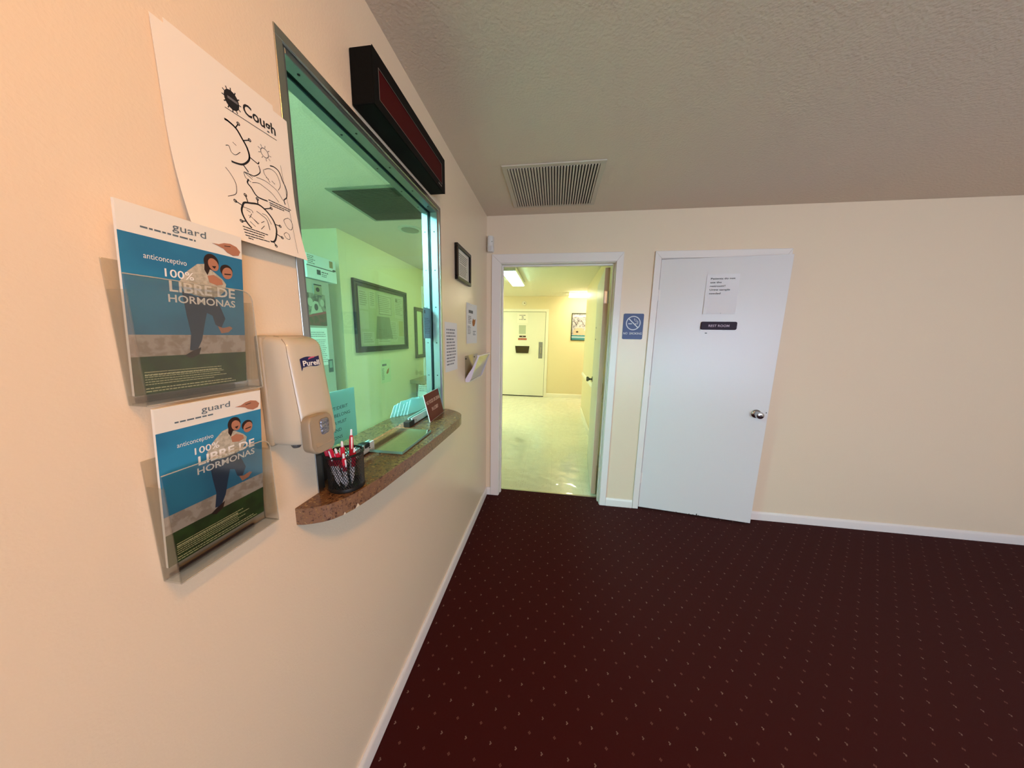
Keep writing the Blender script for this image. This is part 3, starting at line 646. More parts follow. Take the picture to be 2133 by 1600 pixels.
for i in range(ny): fs += [(i,i+1,n_+i+1,n_+i), (nz*(ny+1)+i,nz*(ny+1)+i+1,n_+nz*(ny+1)+i+1,n_+nz*(ny+1)+i)]
for j in range(nz): a, b = j*(ny+1), (j+1)*(ny+1); fs += [(a,b,n_+b,n_+a), (a+ny,b+ny,n_+b+ny,n_+a+ny)]
m.add(vs, fs); PAPERP = mat('poster_paper', 'f1e6d6', .7); m.build('sheet', PAPERP, cp, smooth=True)
MB().hexa([(.0008,.43,1.70),(.0008,.622,1.70),(.0014,.622,1.70),(.0014,.43,1.70),(.0008,.43,1.934),(.0008,.600,1.936),(.0014,.600,1.936),(.0014,.43,1.934)]).build('backing_sheet', PAPERP, cp)
class CurlFr(Fr):   # ink that follows the curl of the sheet
    def p(s, a, b, c=0): return Vector((curl(b,a)+.0006+c, a, b))
FCU = CurlFr((0,0,0), Y, Z); SH = .008
def sh_(pts): return [(a+SH, b) for a, b in pts]
m = MB()
A=[[(0.498,1.894),(0.516,1.88)],[(0.495,1.867),(0.513,1.907)],[(0.533,1.877),(0.526,1.894),(0.589,1.881),(0.581,1.901)],[(0.494,1.867),(0.591,1.872)],[(0.491,1.847),(0.497,1.847),(0.509,1.843),(0.518,1.832),(0.525,1.822),(0.528,1.81),(0.526,1.801),(0.519,1.792),(0.511,1.786),(0.501,1.783),(0.494,1.782)],[(0.508,1.844),(0.514,1.854)],[(0.521,1.831),(0.532,1.838)],[(0.561,1.842),(0.558,1.822),(0.553,1.83),(0.568,1.834)],[(0.53,1.807),(0.543,1.804),(0.546,1.808)],[(0.487,1.804),(0.492,1.806),(0.495,1.798),(0.502,1.797),(0.511,1.806)],[(0.5,1.816),(0.505,1.814)],[(0.513,1.788),(0.518,1.783),(0.522,1.779)]]
B=[[(0.52,1.765),(0.517,1.758),(0.523,1.752),(0.529,1.743),(0.536,1.74),(0.552,1.741)],[(0.57,1.814),(0.578,1.816),(0.587,1.814),(0.592,1.807),(0.596,1.797),(0.601,1.789),(0.603,1.779),(0.6,1.767),(0.593,1.76),(0.594,1.752)],[(0.545,1.801),(0.546,1.79),(0.534,1.778),(0.525,1.776),(0.514,1.775)],[(0.554,1.799),(0.555,1.792),(0.561,1.786),(0.565,1.781)],[(0.556,1.8),(0.566,1.807),(0.576,1.808),(0.584,1.803),(0.589,1.787),(0.582,1.774)],[(0.558,1.787),(0.563,1.786)],[(0.57,1.786),(0.576,1.783)],[(0.537,1.777),(0.553,1.779),(0.566,1.777),(0.58,1.771),(0.59,1.758)],[(0.527,1.763),(0.54,1.768),(0.551,1.766),(0.566,1.761),(0.579,1.75)],[(0.513,1.774),(0.515,1.766),(0.524,1.763)],[(0.516,1.774),(0.528,1.769)],[(0.52,1.776),(0.529,1.773)],[(0.556,1.745),(0.606,1.745)],[(0.557,1.74),(0.602,1.741)],[(0.557,1.736),(0.588,1.737)],[(0.504,1.675),(0.498,1.682),(0.494,1.693),(0.494,1.702),(0.498,1.711),(0.503,1.718),(0.515,1.722),(0.531,1.726),(0.544,1.721),(0.554,1.711),(0.558,1.702),(0.559,1.691),(0.556,1.68),(0.55,1.668),(0.544,1.662),(0.538,1.661)],[(0.497,1.711),(0.486,1.714)],[(0.51,1.721),(0.508,1.733)],[(0.53,1.726),(0.531,1.736)],[(0.543,1.723),(0.558,1.73)],[(0.558,1.7),(0.57,1.7)],[(0.555,1.681),(0.568,1.677)],[(0.544,1.662),(0.547,1.655)],[(0.498,1.684),(0.488,1.681)],[(0.488,1.672),(0.535,1.672)],[(0.488,1.667),(0.527,1.668)],[(0.488,1.662),(0.524,1.663)],[(0.488,1.657),(0.534,1.659)],[(0.492,1.653),(0.5,1.653)],[(0.498,1.709),(0.513,1.709),(0.515,1.705)],[(0.504,1.706),(0.51,1.704)],[(0.505,1.697),(0.511,1.695),(0.52,1.687)],[(0.524,1.711),(0.532,1.708),(0.542,1.702),(0.543,1.684)],[(0.535,1.711),(0.544,1.71),(0.55,1.697)],[(0.505,1.686),(0.513,1.68)],[(0.514,1.693),(0.522,1.688)],[(0.528,1.692),(0.535,1.697)],[(0.524,1.679),(0.533,1.688)],[(0.512,1.702),(0.506,1.693)],[(0.595,1.725),(0.601,1.722),(0.603,1.713),(0.597,1.702),(0.588,1.703),(0.583,1.713),(0.585,1.719),(0.595,1.725)],[(0.582,1.692),(0.588,1.689),(0.587,1.68),(0.579,1.679),(0.575,1.686),(0.582,1.692)],[(0.481,1.766),(0.487,1.76),(0.493,1.75),(0.494,1.74),(0.49,1.727),(0.475,1.717)],[(0.594,1.827),(0.598,1.654)]]

def smooth(p):   # rounded-off pen line
    if len(p) < 3: return p
    o = []
    for i in range(len(p)-1):
        a, b, c, d = p[max(i-1,0)], p[i], p[i+1], p[min(i+2,len(p)-1)]
        for k in range(5):
            t = k/5; o.append(tuple(.5*((2*b[q])+(-a[q]+c[q])*t+(2*a[q]-5*b[q]+4*c[q]-d[q])*t*t+(-a[q]+3*b[q]-3*c[q]+d[q])*t**3) for q in (0,1)))
    return o+[p[-1]]
A = [smooth(q) for q in A]; B = [q if 15 < i < 32 and len(q) < 3 else smooth(q) for i, q in enumerate(B)]
for i, st in enumerate(A):
    if i in (0,1,2,7): continue
    FCU.stroke(m, sh_(st), {4:.0030,3:.0011,8:.0018,5:.0016,6:.0016,11:.002}.get(i,.0009), 0, .0002)
for i, st in enumerate(B):
    w = {0:.0024,1:.0020,2:.0016,15:.0030,32:.0012}.get(i,.0009)
    if 16 <= i <= 23: w = .0018
    if i in (12,13,14,24,25,26,27,28):
        (a,b),(c,d) = sh_(st); x = a
        while x < c:
            e_ = min(x+random.uniform(.003,.009), c); s_ = (d-b)/(c-a); FCU.stroke(m, [(x,b+(x-a)*s_),(e_,b+(e_-a)*s_)], .0018, 0, .0002); x = e_+.0018
        continue
    if i == len(B)-1: w = .0004
    FCU.stroke(m, sh_(st), w, 0, .0002)
for i in range(16,24):   # little knobs at the tips of the germ spikes
    (a,b) = sh_(B[i])[-1]; FCU.ring(m, a, b, .0016, .0030, 0, .0002, 12)
for i in (5,6): (a,b) = sh_(A[i])[-1]; FCU.ring(m, a, b, .0016, .0030, 0, .0002, 12)
FCU.ring(m, .5605+SH, 1.832, .0075, .0085, 0, .0002, 20)
for k in range(9): w = 2*math.pi*k/9; FCU.stroke(m, [(.5605+SH+.0098*math.cos(w),1.832+.0098*math.sin(w)),(.5605+SH+.0135*math.cos(w),1.832+.0135*math.sin(w))], .0008, 0, .0002)
m.build('line_drawing', INK, cp)
m = MB(); FCU.disc(m, .507+SH, 1.8865, .0125, .0150, 0, .0002, 26)
for k in range(12): w = 2*math.pi*k/12; FCU.stroke(m, [(.507+SH+.012*math.cos(w),1.8865+.014*math.sin(w)),(.507+SH+.0155*math.cos(w),1.8865+.0185*math.sin(w))], .0016, 0, .0002)
bl = m.build('germ_emblem', INK, cp)
m = MB(); FCU.lines(m, .500+SH, .517+SH, 1.8895, 1, .01, .004, .0003, 0); m.build('emblem_print', INKG, bl)
text('lettering', 'Cough', FCU, .5255+SH, 1.8795, .0180, INK, cp, n0=0, width=.064, bold=.02)

# certificate frame
cf = thing('certificate_frame', 'small black framed certificate on the left wall beyond the service window', 'picture frame', (.01,1.843,1.802))
def frame(t, F, w, h, b, d, mt, prof=True, bev=.003):
    m = MB(); F.box(m, 0, w, 0, b, 0, d); F.box(m, 0, w, h-b, h, 0, d); F.box(m, 0, b, b, h-b, 0, d); F.box(m, w-b, w, b, h-b, 0, d); return m.build('frame', mt, t, bevel=bev)
FF = Fr((.001,1.704,1.802), Y, Z); frame(cf, FF, .278, .2, .020, .020, BLACKG)
m = MB(); FF.box(m, .02, .258, .02, .18, .004, .008); m.build('certificate', mat('cert_paper', 'd9d3c4', .5), cf)
m = MB()
for i in range(5): FF.lines(m, .050+.006*i, .228-.006*i, .158-i*.011, 1, .01, .0035, .0081, .05)
for i in range(7): FF.lines(m, .065, .213, .098-i*.0095, 1, .01, .003, .0081, .15)
m.build('small_print', INK, cf)

# two paper notices
n1 = thing('paper_notice', 'white paper notice with twelve rows of black print, right beside the window frame', 'notice', (.002,1.625,1.277))
F = Fr((.001,1.530,1.277), Vector((.0,.205,-.001)), Z); m = MB(); F.box(m, 0, .200, 0, .275, 0, .0006); m.build('sheet', PAPER, n1)
m = MB()
for i in range(12): F.lines(m, .022, .178-.04*random.random(), .238-i*.0176, 1, .01, .0080, .0007, .05)
m.build('small_print', mat('ink_faded', '85838a', .7), n1)
n2 = thing('paper_notice', 'white curling flyer with a small orange picture, between the certificate and the corner', 'notice', (.006,2.045,1.425))
m = MB(); ny = 8; rings = []
for i in range(ny+1):
    yy = 1.925+.228*i/ny; x = .0015+.010*(i/ny)**3; rings.append([(x,yy,1.425),(x+.0006,yy,1.425),(x+.0006,yy,1.697),(x,yy,1.697)])
m.loft(rings); m.build('sheet', PAPER, n2, smooth=True)
class CF2(Fr):
    def p(s, a, b, c=0): return Vector((.0015+.010*min(1,max(0,(a-1.925)/.228))**3+.0007+c, a, b))
F = CF2((0,0,0), Y, Z); m = MB()
F.lines(m, 1.975, 2.085, 1.652, 1, .01, .020, 0, .0)
for i in range(5): F.lines(m, 1.965, 2.035, 1.612-i*.011, 1, .01, .005, 0, .2)
for i in range(6): F.lines(m, 1.950, 2.025, 1.545-i*.010, 1, .01, .0035, 0, .2)
for i in range(3): F.lines(m, 2.07, 2.13, 1.512-i*.012, 1, .01, .005, 0, .3)
m.build('small_print', INKG, n2)
m = MB(); F.poly(m, [(2.055,1.575),(2.075,1.600),(2.095,1.590),(2.125,1.597),(2.115,1.565),(2.095,1.545),(2.065,1.548)], 0, .0003); F.poly(m, [(2.06,1.562),(2.08,1.572),(2.085,1.552)], .0004, .0003); m.build('picture', mat('print_orange', 'a8612e', .6), n2)
MB().lathe((.0026,2.03,1.688), X, [(0,0),(.004,0),(.003,.003),(0,.004)], 10).build('push_pin', WHITE, n2)

# literature tray close to the corner
lt = thing('card_holder', 'clear tilted wall holder filled with pale cards, in the corner beside the doorway', 'card holder', (.05,2.05,1.17))
m = MB(); m.box((.001,1.885,1.175),(.003,2.215,1.345)); m.build('back_panel', CLEAR, lt)
for y_ in (1.885, 2.212):
    pts = [(.003,y_,1.172),(.020,y_,1.168),(.034,y_,1.176),(.046,y_,1.200),(.060,y_,1.240),(.098,y_,1.345),(.092,y_,1.350),(.050,y_,1.262),(.030,y_,1.235),(.012,y_,1.205),(.003,y_,1.190)]
    m = MB(); m.prism(pts, (0,.003,0))
    m.build('side_panel', mat('milky_acrylic', 'd9d0de', .15), lt)
m = MB(); m.hexa([(.030,1.888,1.178),(.030,2.212,1.178),(.033,2.212,1.177),(.033,1.888,1.177),(.096,1.888,1.350),(.096,2.212,1.350),(.099,2.212,1.349),(.099,1.888,1.349)]); m.build('front_panel', CLEAR, lt)
for q_ in (((.085,1.886,1.344),(.101,2.215,1.352)), ((.003,1.8882,1.170),(.03,2.2118,1.174))): MB().box(*q_).build('rail', mat('milky_acrylic', 'd9d0de', .15), lt)
for y_ in (1.90, 2.11): MB().lathe((.003,y_,1.325), X, [(0,0),(.006,0),(.005,.003),(0,.004)], 10).build('screw', DARKMETAL, lt)
CC = mat('card_cream', 'efe9c4', .55)
for i, (ya, yb, off, h) in enumerate(((1.900,2.200,0,.168),(1.905,2.110,.0048,.120))):
    t = thing('card_stack', ('tall pale cards filling the clear tilted holder by the doorway', 'shorter pale card standing in front of the others in the tilted holder')[i], 'cards', (.05,(ya+yb)/2,1.18))
    a = Vector((.022+off,ya,1.182)); n = Vector((.066,0,.172)).normalized()*h; d_ = Vector((.0035,0,-.0013)); e_ = Vector((0,yb-ya,0))
    m = MB(); m.hexa([a,a+e_,a+e_+d_,a+d_,a+n,a+n+e_*(1 if i == 0 else .8),a+n+e_*(1 if i == 0 else .8)+d_,a+n+d_]); m.build('cards', CC, t)
    Fk = Fr(a+d_, Y, n); m = MB(); Fk.lines(m, .03, yb-ya-.09, h*.9, 7, .014, .0028, .0002, .4); m.build('small_print', mat('faint_print', 'b9b59a', .7), t)

# motion detector
md = thing('motion_detector', 'small white motion detector in the corner above the doorway', 'motion detector', (.034,D-.022,2.155))
m = MB(); rings = []
for z, s in ((2.158,.55),(2.160,.8),(2.166,.95),(2.19,1.0),(2.205,1.0),(2.208,.93),(2.270,.93),(2.280,.85),(2.283,.6)):
    rings.append([Vector((.034+.030*s*math.cos(w)*(1 if abs(math.cos(w))<.8 else .95), D-.001-.040*s*max(0,math.sin(w))**.6, z)) for w in [math.pi*k/12 for k in range(13)]])
m.loft(rings); b = m.build('housing', WHITE, md, smooth=True)
m = MB(); m.box((.020,D-.0415,2.170),(.048,D-.036,2.202)); m.build('lens', mat('lens_white', 'cfc8c0', .2), md, bevel=.004)
MB().lathe((.050,D-.034,2.236), -Y, [(0,0),(.003,0),(.0025,.002),(0,.003)], 10).build('indicator', DARKMETAL, md)

# no smoking sign
ns = thing('no_smoking_sign', 'blue NO SMOKING sign on the wall between the two doors', 'sign', (1.205,D-.003,1.473))
FN = Fr((1.1285,D-.001,1.473), X, Z); w, h, r = .155, .202, .010; pts = []
for cx_, cy_, a0 in ((w-r,r,-90),(w-r,h-r,0),(r,h-r,90),(r,r,180)):
    for k in range(5): q = math.radians(a0+22.5*k); pts.append((cx_+r*math.cos(q), cy_+r*math.sin(q)))
m = MB(); FN.poly(m, pts, 0, .003); m.build('plate', mat('sign_blue', '2c4173', .4), ns)
SW_ = mat('sign_white', 'd8d8dc', .5); m = MB(); cx_, cy_ = .0775, .128
FN.ring(m, cx_, cy_, .049, .056, .0031, .001); FN.stroke(m, [(cx_-.038,cy_+.036),(cx_+.038,cy_-.036)], .0075, .0031, .0012)
FN.box(m, cx_-.038, cx_-.010, cy_-.009, cy_-.002, .0031, .004); FN.box(m, cx_+.014, cx_+.024, cy_-.009, cy_-.002, .0031, .004); FN.box(m, cx_+.027, cx_+.031, cy_-.009, cy_-.002, .0031, .004); FN.box(m, cx_+.034, cx_+.037, cy_-.009, cy_-.002, .0031, .004)
FN.stroke(m, [(cx_+.030,cy_+.001),(cx_+.028,cy_+.010),(cx_+.016,cy_+.014),(cx_+.008,cy_+.022),(cx_+.004,cy_+.033),(cx_+.010,cy_+.036)], .0028, .0031, .0008)
FN.stroke(m, [(cx_+.036,cy_+.001),(cx_+.036,cy_+.012),(cx_+.026,cy_+.020),(cx_+.020,cy_+.026),(cx_+.012,cy_+.030)], .0028, .0031, .0008)
m.build('cigarette_symbol', SW_, ns)
text('lettering', 'NO  SMOKING', FN, .0775, .038, .0165, SW_, ns, n0=.0031, width=.142, align='CENTER', bold=.012)
m = MB()
for k in range(22):
    if k % 5 == 4: continue
    for j in range(2): FN.disc(m, .030+k*.0045, .022-j*.005, .0011, n0=.003, t=.0006, k=6)
m.build('braille', mat('sign_blue', '2c4173', .4), ns)

# restroom door: paper notice and name plate (on the leaf)
pn = thing('paper_notice', 'white paper on the restroom door reading Patients do not use the restroom', 'notice', tuple(F2.p(.427,1.672,.001)))
Fq = Fr(F2.p(.322,1.672,.0012), F2.u, Z); m = MB()
rings = []
for i in range(9):
    u_ = .214*i/8; c_ = .0006+.010*max(0,(.25-i/8)/.25)**2*0+.004*(i == 0); rings.append([Fq.p(u_,0,c_),Fq.p(u_,0,c_+.0005),Fq.p(u_,.290,.0012),Fq.p(u_,.290,.0007)])
m.loft(rings); m.build('sheet', PAPER, pn)
for k, (s_, wd) in enumerate((('Patients do not',.158),('use the',.073),('restroom!!',.100),('Urine sample',.133),('needed',.074))):
    text('lettering', s_, Fq, .026, .252-k*.0265, .0118, INK, pn, n0=.0030, width=wd, bold=.006)
MB().tube([Fq.p(.118,.010,.0022), Fq.p(.122,.002,.0022)], .0006, 5).build('crease', INKG, pn)
rp = thing('restroom_plate', 'dark purple REST ROOM plate on the restroom door', 'sign', tuple(F2.p(.440,1.556,.001)))
Fq = Fr(F2.p(.318,1.556,.0005), F2.u, Z); w, h, r = .240, .060, .012; pts = []
for cx_, cy_, a0 in ((w-r,r,-90),(w-r,h-r,0),(r,h-r,90),(r,r,180)):
    for k in range(5): q = math.radians(a0+22.5*k); pts.append((cx_+r*math.cos(q), cy_+r*math.sin(q)))
m = MB(); Fq.poly(m, pts, .002, .009); m.build('plate', mat('plate_purple', '2a1020', .4, spec=.15), rp, bevel=.003)
m = MB(); Fq.box(m, .0, .150, -.005, .002, .001, .004); m.build('adhesive_strip', mat('tape_white', 'f2f0ee', .5), rp)
text('lettering', 'REST ROOM', Fq, w/2, .0215, .0165, mat('plate_letter', 'cdb3c2', .5), rp, n0=.0112, width=.138, align='CENTER', bold=.01)

# ceiling return air vent
def vent(name, label, x0, x1, y0, y1, n, mt, b=.03, z=HC, axis='x', fmt=None):
    t = thing(name, label, 'air vent', ((x0+x1)/2,(y0+y1)/2,z-.010))
    m = MB(); m.box((x0,y0,z-.007),(x1,y0+b,z-.0005)); m.box((x0,y1-b*.8,z-.007),(x1,y1,z-.0005)); m.box((x0,y0+b,z-.007),(x0+b,y1-b*.8,z-.0005)); m.box((x1-b,y0+b,z-.007),(x1,y1-b*.8,z-.0005))
    m.build('frame', fmt or mt, t, bevel=.002)
    MB().box((x0+b,y0+b,z-.0015),(x1-b,y1-b*.8,z-.0004)).build('duct_shade', DARK, t)  # flat black sheet in place of a recess, paints the duct's shade
    m = MB()
    for i in range(n):
        if axis == 'x':
            p = (x1-x0-2*b)/n; x = x0+b+p*(i+.5); d = p*.30
            m.hexa([(x-d,y0+b,z-.010),(x+d*.9,y0+b,z-.010),(x+d*.9,y1-b*.8,z-.010),(x-d,y1-b*.8,z-.010),(x-d+.002,y0+b,z-.003),(x+d+.001,y0+b,z-.003),(x+d+.001,y1-b*.8,z-.003),(x-d+.002,y1-b*.8,z-.003)])
        else:
            p = (y1-y0-1.8*b)/n; y = y0+b+p*(i+.5); d = p*.30
            m.hexa([(x0+b,y-d,z-.010),(x1-b,y-d,z-.010),(x1-b,y+d,z-.010),(x0+b,y+d,z-.010),(x0+b,y-d,z-.003),(x1-b,y-d,z-.003),(x1-b,y+d,z-.003),(x0+b,y+d,z-.003)])
    m.build('louver', mt, t)
    return t
vent('ceiling_vent', 'large off-white louvered vent in the lobby ceiling', .245, .830, 1.818, 2.374, 31, mat('vent_paint', 'cdbfae', .6))

# ================================================================== OFFICE (seen through the service window)
# card taped to the office side of the glass
cw = thing('payment_notice', 'green-looking card with CREDIT/DEBIT print taped inside the glass behind the sanitizer', 'notice', (-.052,.74,1.150))
F = Fr((-.0505,.640,1.152), (0,1,-.01), Z); m = MB(); F.box(m, 0, .212, 0, .162, -.0006, 0); m.build('sheet', mat('card_mint', 'cfe6d6', .6), cw)
for k, s_ in enumerate(('CREDIT/DEBIT','NOT BELONG','OWNER MUST','SIGN AND','OPTIONS')):
    text('lettering', s_, F, (.044,.052,.048,.044,.048)[k]+.02, .105-k*.0225, .0098, INK, cw, n0=.0002, width=(.112,.112,.098,.078,.076)[k])
# small papers on the glass at its far edge
gn = thing('glass_notice', 'grey printed card taped inside the glass at the far edge of the window', 'notice', (-.05,1.42,1.463))
F = Fr((-.0505,1.385,1.463), Y, Z); m = MB(); F.box(m, 0, .080, 0, .150, -.0006, 0); m.build('sheet', mat('card_greyblue', '9aa3b0', .6), gn)
m = MB(); F.box(m, .008, .022, .122, .138, 0, .0003); F.lines(m, .012, .07, .10, 10, .008, .003, 0, .2); m.build('small_print', INK, gn)

# paper bag of forms on the inner ledge
bg = thing('paper_bundle', 'loose bundle of pale forms on the inner ledge behind the red sign', 'papers', (-.155,1.38,1.0755))
m = MB()
for i in range(6):
    a = Vector((-.195+.010*i, 1.29+.014*i, 1.0755)); m.hexa([a,a+Vector((.035,.15,0)),a+Vector((.0365,.15,0)),a+Vector((.0015,0,0)),a+Vector((.006,.030,.055+.008*(i%3))),a+Vector((.040,.165,.072-.006*(i%2))),a+Vector((.042,.165,.072-.006*(i%2))),a+Vector((.008,.030,.055+.008*(i%3)))])
m.build('sheet', mat('form_blue', 'd9ecec', .6), bg)

# grey cabinet with printed sheets, boxes on top
cb = thing('cabinet', 'tall grey cabinet in the office with papers on its side', 'cabinet', (-1.7,2.1,0))
GM = mat('cabinet_grey', 'a9ab98', .45, bump=(80,.0004,1)); MB().box((-2.05,1.75,0),(-1.40,2.425,1.915)).build('body', GM, cb, bevel=.004)
m = MB(); m.box((-2.04,1.738,.05),(-1.73,1.7495,1.90)); m.build('door', GM, cb, bevel=.002); m = MB(); m.box((-1.72,1.738,.05),(-1.41,1.7495,1.90)); m.build('door', GM, cb, bevel=.002)
for x in (-1.76,-1.69): MB().box((x-.008,1.722,.95),(x+.008,1.7375,1.08)).build('handle', CHROME, cb, bevel=.002)
FK = Fr((-1.3995,0,0), Y, Z)
mp = thing('magazine_page', 'colour magazine page clipped to the side of the office cabinet', 'poster', (-1.398,2.26,1.537))
m = MB(); FK.box(m, 2.155, 2.368, 1.537, 1.800, 0, .001); m.build('page', mat('page_tan', '8f8f76', .5, var=(22,'4e523f',.42,.58)), mp)
m = MB(); m.mi(0); FK.poly(m, [(2.157,1.539),(2.366,1.539),(2.366,1.645),(2.157,1.600)], .001); m.mi(1); FK.poly(m, [(2.157,1.600),(2.366,1.645),(2.366,1.665),(2.157,1.615)], .0011)
m.mi(2); FK.disc(m, 2.262, 1.700, .036, .046, .0012); FK.disc(m, 2.205, 1.725, .026, .034, .0011); FK.poly(m, [(2.20,1.63),(2.33,1.655),(2.31,1.70),(2.22,1.70)], .0010); FK.disc(m, 2.33, 1.73, .022, .030, .0011)
m.mi(3); FK.poly(m, [(2.235,1.73),(2.25,1.755),(2.285,1.755),(2.297,1.70),(2.285,1.735),(2.25,1.74)], .0016); FK.disc(m, 2.262, 1.690, .020, .028, .0014); FK.disc(m, 2.18, 1.775, .016, .020, .001)
m.build('picture', [mat('page_brown', '5d5234', .5, var=(30,'7c4f3e',.45,.6)), mat('page_red', 'a04a4a', .5), mat('page_face', 'b2b79a', .5), mat('page_dark', '4f4a3a', .5)], mp)
ck = thing('bulldog_clip', 'silver clip holding the magazine page on the office cabinet', 'clip', (-1.395,2.287,1.79))
m = MB(); FK.box(m, 2.245, 2.332, 1.79, 1.878, .002, .006); m.build('plate', mat('clip_steel', '7c8a7c', .3, .8), ck, bevel=.002)
m = MB(); FK.box(m, 2.25, 2.327, 1.868, 1.876, .006, .010); FK.disc(m, 2.288, 1.835, .018, n0=.006, t=.002); m.build('spring', DARKMETAL, ck)
ps = thing('printed_sheet', 'white typed sheet under the magazine page on the office cabinet', 'notice', (-1.398,2.25,1.20))
m = MB(); FK.box(m, 2.150, 2.360, 1.20, 1.520, 0, .0008); m.build('sheet', mat('sheet_white', 'dfe6dc', .7), ps)
m = MB()
for i in range(3): FK.lines(m, 2.185-.01*i, 2.330+.01*i, 1.485-i*.017, 1, .01, .005, .0009, .1)
for i in range(12): FK.lines(m, 2.175, 2.345, 1.42-i*.017, 1, .01, .0045, .0009, .15)
m.build('small_print', INKG, ps)
ph = thing('photo_card', 'small dark photo card low on the office cabinet side', 'photo', (-1.398,2.37,1.13))
m = MB(); FK.box(m, 2.345, 2.400, 1.13, 1.245, 0, .001); m.build('card', mat('photo_dark', '3c4a42', .4), ph); m = MB(); FK.box(m, 2.355, 2.39, 1.17, 1.232, .001, .0015); m.build('picture', mat('photo_mid', '7f9a86', .4), ph)
BX = mat('carton_white', 'd5dfd6', .6)
for i, (za, zb, ya, yb, lab) in enumerate(((1.916,2.016,2.180,2.505,'white carton lying directly on top of the office cabinet'),(2.0165,2.106,2.190,2.500,'white carton stacked on another carton on the office cabinet'))):
    t = thing('carton', lab, 'box', (-1.46,(ya+yb)/2,za)); MB().box((-1.60,ya,za),(-1.38,yb,zb)).build('box', BX, t, bevel=.002)
    F = Fr((-1.3795,ya,za), Y, Z); m = MB()
    if i == 0:
        F.box(m, .100, .140, .040, .078, 0, .0004); F.lines(m, .150, .23, .070, 1, .01, .008, 0, .1); F.lines(m, .15, .215, .050, 2, .014, .005, 0, .3); F.box(m, 0, .30, .094, .100, 0, .0004)
    else:
        F.lines(m, .005, .085, .075, 5, .014, .005, 0, .3); F.box(m, .27, .305, .0, .012, 0, .0004)
    m.build('small_print', mat('carton_ink', '2f3a34', .6), t)
    if i: m = MB(); F.box(m, .235, .275, .022, .078, 0, .0005); m.build('label', mat('carton_label', '8d7a4a', .6), t)

# framed documents on the west wall
FW = Fr((-1.4595,0,0), Y, Z)
def wood_frame(t, y0_, y1_, z0_, z1_, b, d, mt):
    F = Fr((-1.459,y0_,z0_), Y, Z); w, h = y1_-y0_, z1_-z0_; m = MB()
    for k, (o, i_, dd) in enumerate(((0,b*.45,d),(b*.45,b*.8,d*.7),(b*.8,b,d*.85))):
        F.box(m, o, w-o, o, i_, 0, dd); F.box(m, o, w-o, h-i_, h-o, 0, dd); F.box(m, o, i_, i_, h-i_, 0, dd); F.box(m, w-i_, w-o, i_, h-i_, 0, dd)
    m.build('frame', mt, t, bevel=.002); return F
FRM = mat('frame_dark', '3a342e', .35)
bf = thing('framed_documents', 'large dark framed collection of documents on the office wall', 'picture frame', (-1.445,3.34,1.278))
F = wood_frame(bf, 2.803, 3.880, 1.278, 2.030, .062, .030, FRM)
m = MB(); F.box(m, .062, 1.015, .062, .690, .002, .006); m.build('mat_board', mat('mat_board', 'ccd0ac', .6), bf)
m = MB(); docs = [(.09,.25,.46,.66),(.27,.38,.48,.67),(.43,.72,.42,.66),(.79,.99,.40,.67),(.10,.24,.25,.44),(.86,.99,.16,.38),(.12,.33,.08,.22),(.40,.66,.08,.18),(.68,.84,.10,.36)]
for a in docs: F.box(m, *a, .006, .007)
m.build('document', mat('doc_paper', 'd9dcc2', .6), bf)
m = MB(); F.box(m, .87, .985, .17, .37, .0071, .0078); m.build('document', mat('doc_yellow', 'c6bb7c', .6), bf)
m = MB(); F.poly(m, [(.36,.14),(.72,.14),(.66,.40),(.40,.40)], .0071); m.build('document', mat('doc_grey', '868f7c', .6), bf)
m = MB()
for a in docs[:4]+docs[6:]: F.lines(m, a[0]+.015, a[1]-.015, a[3]-.02, int((a[3]-a[2]-.03)/.022), .022, .006, .0079, .3)
F.box(m, .44, .71, .425, .432, .0071, .0076); F.box(m, .44, .447, .43, .65, .0071, .0076); F.box(m, .703, .71, .43, .65, .0071, .0076); F.box(m, .81, .86, .60, .64, .0071, .0078); F.lines(m, .42, .66, .25, 4, .024, .009, .0085, .3)
m.build('small_print', mat('doc_ink', '6a7058', .6), bf)
# slightly bowed plastic glazing
m = MB(); rings = []
for i in range(13):
    y_ = .062+.953*i/12; n_ = .0145+.006*math.sin(i/12*math.pi)+.004*math.sin(i*1.3); rings.append([F.p(y_,.062,n_*.6),F.p(y_,.062,n_*.6+.001),F.p(y_,.690,n_+.003),F.p(y_,.690,n_+.002)])
m.loft(rings); m.build('glazing', CLEAR, bf, smooth=True)
b2 = thing('framed_certificate', 'dark framed certificate at the far end of the office wall', 'picture frame', (-1.445,4.26,1.125))
F = wood_frame(b2, 4.125, 4.415, 1.125, 1.870, .05, .03, FRM)
m = MB(); F.box(m, .05, .24, .05, .695, .002, .008); m.build('document', mat('doc_pale', 'dfe4b8', .6), b2)
ow = thing('wall_flyer', 'small white flyer pinned below the framed documents in the office', 'notice', (-1.458,3.335,.88))
m = MB(); FW.box(m, 3.232, 3.440, .882, 1.165, 0, .001); m.build('sheet', mat('flyer_green', 'cfd8b0', .7), ow)
m = MB(); FW.lines(m, 3.26, 3.37, 1.115, 1, .01, .025, .0011, 0); FW.lines(m, 3.25, 3.31, 1.06, 8, .018, .006, .0011, .3); m.mi(1); FW.poly(m, [(3.34,1.0),(3.37,1.04),(3.41,1.06),(3.39,1.0),(3.36,.985)], .0011); m.build('small_print', [INKG, mat('print_orange', 'a8612e', .6)], ow)
